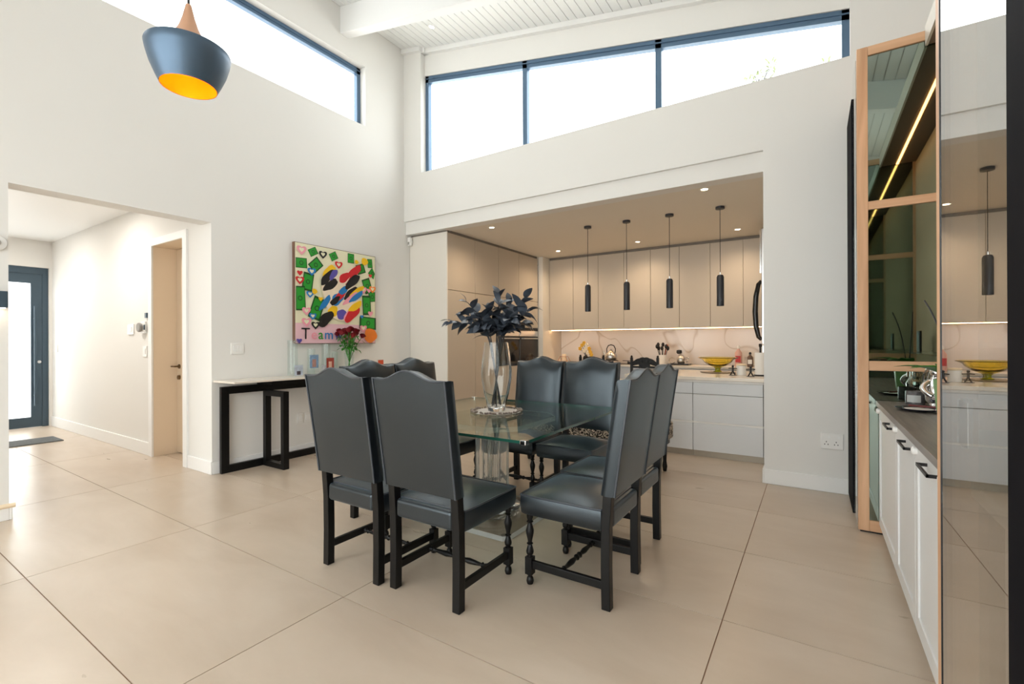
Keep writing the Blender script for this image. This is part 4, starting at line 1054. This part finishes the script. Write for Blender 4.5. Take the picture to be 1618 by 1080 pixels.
for (u, v, a, b_, r) in notes:
    p = [(u + x_ * math.cos(r) - y_ * math.sin(r), v + x_ * math.sin(r) + y_ * math.cos(r)) for x_, y_ in ((-a, -b_), (a, -b_), (a, b_), (-a, b_))]
    p = [(min(.99, max(.01, x_)), min(.985, max(.015, y_))) for x_, y_ in p]
    nt_ = flat([(u + (x_ - u) * 1.1, v + (y_ - v) * 1.1) for x_, y_ in p if True] if .08 < u < .9 and v < .88 else p, AP['dgreen'], 'green_note')
    flat([(u + (x_ - u) * .88, v + (y_ - v) * .88) for x_, y_ in p], AP['green'], 'note_face', nt_)
    flat(ell(u, v, min(a, b_) * .45, min(a, b_) * .45), AP['dgreen'], 'note_ring', nt_); flat(ell(u, v, min(a, b_) * .28, min(a, b_) * .28), AP['green'], 'note_ring', nt_)
for (u, v, s_, c) in [(.07, .93, .9, 'pinkh'), (.31, .92, .8, 'black'), (.50, .84, .8, 'red'), (.05, .70, .5, 'red'), (.05, .63, .8, 'red'), (.18, .73, .8, 'blue'), (.16, .50, .7, 'blue'), (.12, .33, .8, 'pinkh'), (.19, .28, .7, 'blue'), (.12, .22, .9, 'pinkh'), (.22, .19, .8, 'black'), (.92, .77, .4, 'red'), (.90, .60, .5, 'pinkh'), (.95, .62, .8, 'orange'), (.82, .60, .8, 'pinkh'), (.28, .46, .45, 'yellow'), (.82, .17, .8, 'pinkh'), (.92, .34, .6, 'pinkh'), (.80, .30, .4, 'blue'), (.04, .03, .5, 'violet')]:
    hh = flat(heart(u, v, s_), AP[c], 'heart')
    if s_ > .6: flat(heart(u, v + .001, s_ * .5), M['canvas'], 'heart_centre', hh)
for (u, v, a, c) in [(.21, .53, .03, 'yellow'), (.73, .90, .025, 'yellow'), (.84, .92, .045, 'yellow'), (.92, .09, .09, 'orange')]: flat(ell(u, v, a, a * .9, 0, 18, .06, 3), AP[c], 'dab')
# abstract centre: loose blobs, strokes and spots in the painting's colours
flat(ell(.52, .50, .22, .25, .2, 30, .07, 1), AP['cream'], 'centre_blob')
rnd = random.Random(21)
for k in range(26):
    c = ['black', 'red', 'blue', 'yellow', 'black', 'cream', 'yellow', 'violet', 'pinkh', 'black', 'red', 'blue'][k % 12]
    u, v = rnd.uniform(.33, .74), rnd.uniform(.20, .80)
    flat(ell(u, v, rnd.uniform(.06, .13), rnd.uniform(.03, .055), .75 + rnd.uniform(-.25, .25), 20, .08, k), AP[c], 'brush_stroke')
# lettering
cols_ = ['black', 'pinkh', 'green', 'blue', 'violet', 'red', 'orange', 'white']
uu = .065
for chn, c in zip('Teamwork', cols_):
    fc = bpy.data.curves.new('letter_curve', 'FONT'); fc.body = chn; fc.size = .19 if chn == 'T' else .165; fc.extrude = .0004
    if chn != 'T': fc.offset = .001
    fo = bpy.data.objects.new('letter_tmp', fc); COL.objects.link(fo)
    bpy.context.view_layer.update()
    me = bpy.data.meshes.new_from_object(fo.evaluated_get(bpy.context.evaluated_depsgraph_get()))
    bpy.data.objects.remove(fo)
    xs = [v.co.x for v in me.vertices]; wl = max(xs) - min(xs)
    me.materials.clear(); me.materials.append(AP[c])
    lo = bpy.data.objects.new('letter', me); COL.objects.link(lo); lo.parent = t
    lo.rotation_euler = (PI / 2, 0, PI / 2)
    lo.location = (AF + .0105 - AX, ay0 + uu * W_ - min(xs) - 3.70, az0 + .055 - 1.29)
    uu += (wl + .022) / W_

# ------------------------------------------------------------------ big spun metal pendant
PX, PY, PZ = -2.55, 1.055, 2.545       # bottom rim centre
PS = 1.0
t = thing('bowl_pendant', 'large slate metal pendant lamp with glowing gold inside', 'pendant', (PX, PY, PZ))
op = [(.118, 0), (.135, .035), (.158, .09), (.172, .14), (.178, .172), (.176, .178)]
MB().lathe([(r * PS, PZ + z * PS) for r, z in op], 48, (PX, PY, 0), cap=False).build('shade', M['lampshade'], t, True)
MB().lathe([(r * PS, PZ + z * PS) for r, z in [(.176, .178), (.172, .181), (.075, .190)]], 48, (PX, PY, 0), cap=False).build('shade_top', M['lampshade'], t, True)
MB().lathe([(r * PS, PZ + z * PS) for r, z in [(.116, .001), (.133, .036), (.155, .09), (.169, .14), (.17, .172), (.07, .182), (.001, .184)]], 48, (PX, PY, 0), cap=False).build('gold_lining', M['gold'], t, True)
MB().lathe([(r * PS, PZ + z * PS) for r, z in [(.115, .187), (.088, .21), (.062, .245), (.041, .29), (.027, .335), (.018, .375), (.012, .40)]], 32, (PX, PY, 0)).build('neck', M['copper'], t, True)
MB().cyl((PX, PY, PZ + .40), (PX, PY, zc(PX) + .005), .006, n=8).build('cable', M['rope'], t, True)
MB().lathe([(.06, zc(PX) - .012), (.06, zc(PX) - .03), (.02, zc(PX) - .04)], 20, (PX, PY, 0)).build('ceiling_rose', M['black_metal'], t, True)
MB().ball((PX, PY, PZ + .125), .035, 14).build('bulb', emit('amber_bulb', (1, .62, .22, 1), 22), t, True)

# ------------------------------------------------------------------ wall plates, sensor, sconce, mat
def plate_x(x, y, z, w_, h, lab, n=2, cat='switch'):
    t = thing('switch_plate' if cat == 'switch' else 'wall_socket', lab, cat, (x, y, z - h / 2))
    B(x, x + .009, y - w_ / 2, y + w_ / 2, z - h / 2, z + h / 2).build('plate', M['plastic'], t, bevel=.002)
    for k in range(n):
        a_ = y - w_ * .36 + w_ * .72 * k / n; c_ = a_ + w_ * .72 / n - .003
        B(x + .009, x + .013, a_, c_, z - h * .28, z + h * .28).build('rocker', M['white'], t, bevel=.001)
plate_x(XL + .001, 2.515, 1.245, .13, .115, 'white double light switch above the console table', 3)
plate_x(XL + .001, 3.215, .43, .075, .115, 'blank white socket plate under the console, left one', 1, 'socket'); plate_x(XL + .001, 3.31, .43, .075, .115, 'blank white socket plate under the console, right one', 1, 'socket')
t = thing('wall_socket', 'white double socket with switches low on the wall by the drinks cabinet', 'socket', (.125, YB - .01, .37))
B(.045, .205, YB - .010, YB - .001, .37, .505).build('plate', M['plastic'], t, bevel=.003)
for xx in (.085, .155):
    b = MB()
    for dx, dz in ((0, .018), (-.012, -.004), (.012, -.004)): b.box(xx + dx - .003, xx + dx + .003, YB - .0112, YB - .0101, .41 + dz, .42 + dz)
    b.build('pin_holes', M['dark'], t); B(xx + .012, xx + .026, YB - .013, YB - .0101, .465, .485).build('rocker', M['white'], t)
def plate_y(x, z, w_, h, lab, nm='switch_plate', cat='switch', mt='plastic', d=.012):
    t = thing(nm, lab, cat, (x, YH - .01, z - h / 2))
    B(x - w_ / 2, x + w_ / 2, YH - d, YH - .001, z - h / 2, z + h / 2).build('plate', M[mt], t, bevel=.002)
    B(x - w_ * .25, x + w_ * .25, YH - d - .004, YH - d, z - h * .25, z + h * .25).build('rocker', M['white'], t, bevel=.001)
plate_y(-7.02, 1.475, .19, .125, 'white double switch on the hall wall'); plate_y(-9.95, 1.23, .09, .12, 'small white switch beside the front door'); plate_y(-6.60, 1.21, .11, .125, 'white socket plate under the hall intercom')
t = thing('intercom', 'white oval intercom handset on the hall wall', 'intercom', (-6.62, YH - .02, 1.42))
B(-6.68, -6.56, YH - .025, YH - .001, 1.42, 1.56).build('base', M['plastic'], t, bevel=.006)
MB().lathe([(.001, 0), (.05, 0), (.055, .01), (.05, .03), (.001, .034)], 24, (-6.65, YH - .06, 1.49), axis='y').build('handset', M['gap'], t, True)
B(-6.575, -6.545, YH - .03, YH - .0255, 1.46, 1.52).build('screen', M['alu'], t)
o = B(-6.575, -6.525, YH - .02, YH - .001, 1.60, 1.66).build('keypad', M['alu'], bevel=.003); tag(o, 'small dark keypad above the hall intercom', 'keypad')
t = thing('alarm_sensor', 'white alarm sensor in the corner by the kitchen cabinets', 'sensor', (-4.96, 4.94, 2.73))
B(-5.0, -4.94, 4.91, 4.955, 2.715, 2.84).build('housing', M['plastic'], t, bevel=.012); B(-4.985, -4.955, 4.906, 4.909, 2.73, 2.77).build('lens', M['gap'], t)
B(-4.98, -4.96, 4.955, 4.979, 2.76, 2.80).build('bracket', M['plastic'], t)
t = thing('wall_sconce', 'dark metal wall light on the wall end at far left', 'sconce', (XL + .05, .80, 1.56))
B(XL + .012, XL + .09, .74, .862, 1.565, 1.685).build('housing', M['alu'], t, bevel=.004); B(XL, XL + .0115, .76, .84, 1.58, 1.67).build('back_plate', M['alu'], t); B(XL + .02, XL + .08, .75, .852, 1.560, 1.5645).build('lens', emit('sconce_lens', (1, .8, .55, 1), 8), t)
t = thing('round_sensor', 'round white wall fitting above the dark wall light', 'sensor', (XL + .02, .80, 1.98))
MB().lathe([(.001, XL), (.055, XL), (.055, XL + .03), (.04, XL + .04), (.001, XL + .042)], 24, (0, .815, 2.04), axis='x').build('body', M['plastic'], t, True)
MB().lathe([(.022, XL + .041), (.022, XL + .048), (.001, XL + .049)], 16, (0, .815, 2.04), axis='x').build('centre', M['steel'], t, True)
t = thing('doormat', 'dark grey ribbed doormat inside the front door', 'mat', (-8.7, 1.5, 0))
B(-8.93, -8.47, .9, 1.995, .001, .012).build('backing', M['mat_grey'], t)
for k in range(22):
    B(-8.925 + .021 * k, -8.912 + .021 * k, .905, 1.99, .012, .016).build('rib', M['mat_grey'], t)

# ------------------------------------------------------------------ things on the kitchen counters
IZ = .906; BZ = .921
t = thing('pedestal_bowl', 'yellow glass footed bowl on the island worktop', 'bowl', (-1.03, 6.40, IZ))
bx_, by_ = -1.03, 6.40
MB().lathe([(.05, IZ + .012), (.052, IZ + .018), (.03, IZ + .03), (.03, IZ + .05), (.045, IZ + .065)], 24, (bx_, by_, 0)).build('foot', simple('olive_glass', srgb(150, 150, 20), .1, spec=.7), t, True)
MB().lathe([(.045, IZ + .066), (.11, IZ + .095), (.16, IZ + .135), (.18, IZ + .165), (.235, IZ + .188), (.232, IZ + .194), (.175, IZ + .172), (.155, IZ + .142), (.10, IZ + .105), (.001, IZ + .08)], 36, (bx_, by_, 0), mod=lambda i, n: 1 + .015 * math.cos(i * PI)).build('bowl', M['yellow_glass'], t, True)
o = MB().lathe([(.20, IZ), (.205, IZ + .006), (.19, IZ + .011), (.001, IZ + .011)], 32, (bx_ , by_, 0), mod=lambda i, n: 1 + .03 * math.sin(i * 1.7)).build('round_mat', M['bead']); tag(o, 'dark woven round mat under the yellow bowl', 'mat')
t = thing('paper_towel_holder', 'paper towel roll on a black stand at the island end', 'paper towel', (-.52, 6.05, IZ))
MB().lathe([(.07, IZ), (.07, IZ + .012), (.001, IZ + .013)], 24, (-.52, 6.05, 0)).build('base', M['black_metal'], t, True)
MB().cyl((-.52, 6.05, IZ + .012), (-.52, 6.05, IZ + .33), .010).build('pole', M['black_metal'], t); MB().lathe([(.012, IZ + .33), (.016, IZ + .335), (.016, IZ + .365), (.001, IZ + .37)], 12, (-.52, 6.05, 0)).build('knob', M['black_metal'], t, True)
MB().lathe([(.02, IZ + .014), (.06, IZ + .014), (.06, IZ + .265), (.02, IZ + .265)], 28, (-.52, 6.05, 0), cap=False).build('roll', M['paper'], t, True)
def figure(x, y, lab):
    t = thing('figure_holder', lab, 'figurine', (x, y, IZ), 'black figure napkin holders')
    MB().ball((x, y, IZ + .105), .014, 10).build('head', M['black_metal'], t, True)
    MB().cyl((x, y, IZ + .04), (x, y, IZ + .092), .011).build('body', M['black_metal'], t, True)
    for s_ in (-1, 1):
        MB().cyl((x, y, IZ + .085), (x + s_ * .045, y, IZ + .08), .006, n=8).build('arm', M['black_metal'], t); MB().cyl((x + s_ * .004, y, IZ + .045), (x + s_ * .025, y, IZ + .004), .007, n=8).build('leg', M['black_metal'], t)
    B(x - .04, x + .04, y - .02, y + .02, IZ, IZ + .005).build('base', M['black_metal'], t)
figure(-.60, 5.86, 'black stick figure nearest the paper towel roll'); figure(-.80, 5.98, 'black stick figure beside the white canister')
t = thing('canister', 'small white canister between the black figures', 'canister', (-.72, 6.05, IZ))
MB().lathe([(.05, IZ), (.053, IZ + .01), (.053, IZ + .11), (.001, IZ + .112)], 24, (-.72, 6.05, 0)).build('body', M['plastic'], t, True); MB().lathe([(.055, IZ + .113), (.055, IZ + .13), (.001, IZ + .135)], 24, (-.72, 6.05, 0)).build('lid', M['candle'], t, True)
def bottle(x, y, z, r, h, mt, lab, cap='plastic', pump=False):
    t = thing('soap_bottle', lab, 'bottle', (x, y, z), 'bottles by the sink')
    MB().lathe([(r, z), (r * 1.03, z + .01), (r, z + h * .65), (r * .4, z + h * .8), (r * .35, z + h * .84)], 20, (x, y, 0)).build('body', mt, t, True)
    MB().lathe([(r * .45, z + h * .845), (r * .45, z + h * .95), (r * .2, z + h)], 14, (x, y, 0)).build('cap', M[cap], t, True)
    B(x - r * .7, x + r * .7, y - r * 1.04, y - r * .9, z + h * .2, z + h * .5).build('label', M['red'] if not pump else M['paper'], t)
bottle(-.97, 7.85, BZ, .05, .32, simple('pink_bottle', srgb(214, 170, 160), .3), 'tall pink and white squeeze bottle by the fridge'); bottle(-.80, 7.75, BZ, .04, .22, simple('grey_bottle', srgb(110, 90, 80), .3), 'short dark pump bottle by the fridge', 'black_metal', True)
# kettle on hob
o = B(-3.25, -2.45, 7.62, 8.10, BZ, BZ + .012).build('gas_hob', M['oven'], bevel=.003); tag(o, 'black glass gas hob under the kettle', 'hob')
hobt = o
for k, (xx, yy) in enumerate(((-3.0, 7.84), (-2.66, 7.84))):
    b = MB(); z_ = BZ + .013
    for a in range(4):
        g = a * PI / 2 + PI / 4; b.box(xx - .004 + .04 * math.cos(g), xx + .004 + .04 * math.cos(g), yy - .004 + .04 * math.sin(g), yy + .004 + .04 * math.sin(g), z_, z_ + .035)
    b.box(xx - .13, xx + .13, yy - .006, yy + .006, z_ + .035, z_ + .045).box(xx - .006, xx + .006, yy - .13, yy + .13, z_ + .0351, z_ + .0449)
    b.lathe([(.045, z_), (.045, z_ + .02), (.03, z_ + .025)], 16, (xx, yy, 0))
    b.build('pan_support', M['black_metal'], hobt)
kx, ky, kz = -3.0, 7.84, BZ + .06
t = thing('kettle', 'chrome stovetop kettle with arched handle on the hob', 'kettle', (kx, ky, kz))
MB().lathe([(.085, kz), (.105, kz + .02), (.108, kz + .06), (.085, kz + .12), (.05, kz + .145), (.045, kz + .15)], 28, (kx, ky, 0)).build('body', M['steel'], t, True)
MB().lathe([(.045, kz + .151), (.03, kz + .165), (.012, kz + .172), (.014, kz + .19), (.001, kz + .195)], 20, (kx, ky, 0)).build('lid', M['chrome'], t, True)
MB().tube([(kx - .08, ky, kz + .07), (kx - .12, ky, kz + .10), (kx - .145, ky, kz + .15)], [.022, .017, .012], 10).build('spout', M['steel'], t, True)
MB().tube([(kx - .075, ky, kz + .13), (kx - .08, ky, kz + .20), (kx - .05, ky, kz + .255), (kx, ky, kz + .27), (kx + .05, ky, kz + .255), (kx + .08, ky, kz + .20), (kx + .075, ky, kz + .13)], .009, 8).build('handle', M['black_metal'], t, True)
# utensil pot
ux, uy = -2.14, 7.95
t = thing('utensil_pot', 'white pot with black and orange utensils on the back counter', 'utensil pot', (ux, uy, BZ))
MB().lathe([(.06, BZ), (.065, BZ + .01), (.065, BZ + .16), (.058, BZ + .16), (.058, BZ + .02), (.001, BZ + .018)], 24, (ux, uy, 0)).build('pot', M['plastic'], t, True)
for q in range(8):
    a = q * .8; tip = Vector((ux + .09 * math.cos(a), uy + .05 * math.sin(a), BZ + .27 + .03 * (q % 3)))
    b = MB().cyl((ux + .02 * math.cos(a), uy + .02 * math.sin(a), BZ + .04), tip, .006, n=8); b.ball(tip, .026, 10, 1.5)
    o = b.build('utensil', M['orange'] if q == 1 else M['black_metal'], t, True)
t = thing('coffee_pot', 'small chrome coffee set on a black tray by the utensil pot', 'coffee pot', (-1.86, 7.92, BZ))
B(-2.00, -1.69, 7.80, 8.02, BZ, BZ + .02).build('tray', M['black_metal'], t, bevel=.004)
MB().lathe([(.05, BZ + .021), (.075, BZ + .06), (.07, BZ + .11), (.04, BZ + .14), (.045, BZ + .16), (.001, BZ + .175)], 24, (-1.83, 7.92, 0)).build('body', M['steel'], t, True)
MB().tube(bez((-1.76, 7.92, BZ + .12), (-1.67, 7.92, BZ + .12), (-1.75, 7.92, BZ + .045), 8), .007, 8).build('handle', M['chrome'], t, True)
MB().lathe([(.001, BZ + .176), (.03, BZ + .18), (.045, BZ + .20), (.04, BZ + .24), (.001, BZ + .25)], 18, (-1.86, 7.92, 0)).build('grinder', M['black_metal'], t, True)
MB().tube([(-1.96 + .045 * math.cos(a), 7.86, BZ + .07 + .045 * math.sin(a)) for a in [2 * PI * i / 16 for i in range(17)]], .006, 6).build('cup_ring', M['chrome'], t, True)
# candle lantern
lx, ly = -3.93, 7.86
t = thing('candle_lantern', 'copper and glass candle holder in the kitchen corner', 'lantern', (lx, ly, BZ))
B(lx - .11, lx + .11, ly - .08, ly + .08, BZ, BZ + .012).build('base', M['copper_lantern'], t, bevel=.002)
b = MB()
for sx_ in (-1, 1):
    for sy_ in (-1, 1): b.tube([(lx + sx_ * .10, ly + sy_ * .07, BZ + .012), (lx + sx_ * .06, ly + sy_ * .045, BZ + .11)], .005, 6)
b.tube([(lx - .06, ly - .045, BZ + .11), (lx + .06, ly - .045, BZ + .11), (lx + .06, ly + .045, BZ + .11), (lx - .06, ly + .045, BZ + .11), (lx - .06, ly - .045, BZ + .11)], .005, 6)
b.build('wire_frame', M['copper_lantern'], t, True)
MB().lathe([(.04, BZ + .013), (.04, BZ + .15), (.036, BZ + .155), (.001, BZ + .152)], 20, (lx, ly, 0)).build('candle', M['candle'], t, True)
for dx in (-.07, .07): MB().lathe([(.022, BZ + .013), (.022, BZ + .05), (.001, BZ + .052)], 14, (lx + dx, ly - .03, 0)).build('tealight', M['candle'], t, True)
# yellow orchid sprays
gx, gy = -3.50, 7.88
t = thing('flower_vase', 'yellow and white blossom stems in a dark vase by the kettle', 'flowers', (gx, gy, BZ))
MB().lathe([(.04, BZ), (.055, BZ + .04), (.05, BZ + .10), (.03, BZ + .13), (.024, BZ + .13), (.001, BZ + .1)], 20, (gx, gy, 0)).build('vase', M['black_metal'], t, True)
pm_ = None
for q, (dx, dz, ylw) in enumerate([(-.10, .20, 1), (-.06, .26, 1), (-.02, .30, 1), (.03, .27, 0), (.02, .20, 0), (.08, .20, 1), (.10, .14, 1), (.05, .12, 0), (-.02, .16, 0), (.12, .09, 1)]):
    tip = Vector((gx + dx, gy - .02, BZ + dz + .06))
    MB().tube(bez((gx, gy, BZ + .11), (gx + dx * .3, gy, BZ + .18), tip, 5), .003, 6).build('stem', M['stem_dark'], t, True)
    b = MB()
    for a in range(5):
        g = 2 * PI * a / 5; b.ball((tip.x + .022 * math.cos(g), tip.y - .004, tip.z + .022 * math.sin(g)), .018, 8)
    b.ball((tip.x, tip.y - .014, tip.z), .008, 8)
    b.build('blossom', M['yellow_petal'] if ylw else M['white_petal'], t, True)

# ------------------------------------------------------------------ tree top outside the strip window
TLM = leaf_mesh('twig_leaf', .09, .035, simple('olive_leaf', srgb(120, 130, 90), .6), .2, .1)
def tree(x, y, z, n, lab):
    t = thing('tree_top', lab, 'tree', (x, y, 0), 'trees beyond the strip window')
    MB().tube([(x, y, -.1), (x + .1, y, z * .5), (x, y, z - .6)], [.14, .10, .05], 8).build('trunk', M['stem_dark'], t, True)
    b = MB(); vs = []; fs = []
    me = TLM
    for k in range(n):
        tip = Vector((x + random.uniform(-.3, .3), y + random.uniform(-.4, .4), z - random.random() ** .7 * .5))
        br = MB().tube(bez((x, y, z - .7), (x + (tip.x - x) * .2, y, z - .3), tip, 4), [.02, .014, .01, .006, .003], 5).build('branch', M['stem_dark'], t, True)
        for q in range(6):
            d = Vector((random.uniform(-1, 1), random.uniform(-1, 1), random.uniform(-.4, .8)))
            inst(me, br, tip - Vector((x, y, 0)) + d * .07, frame_rot(d), name='leaf')
tree(-.78, 9.2, 6.22, 12, 'twiggy tree top seen low in the right pane of the strip window')
tree(.12, 9.2, 5.93, 8, 'smaller tree top at the right end of the strip window')

for o in bpy.data.objects:
    if '_o' in o: del o['_o']
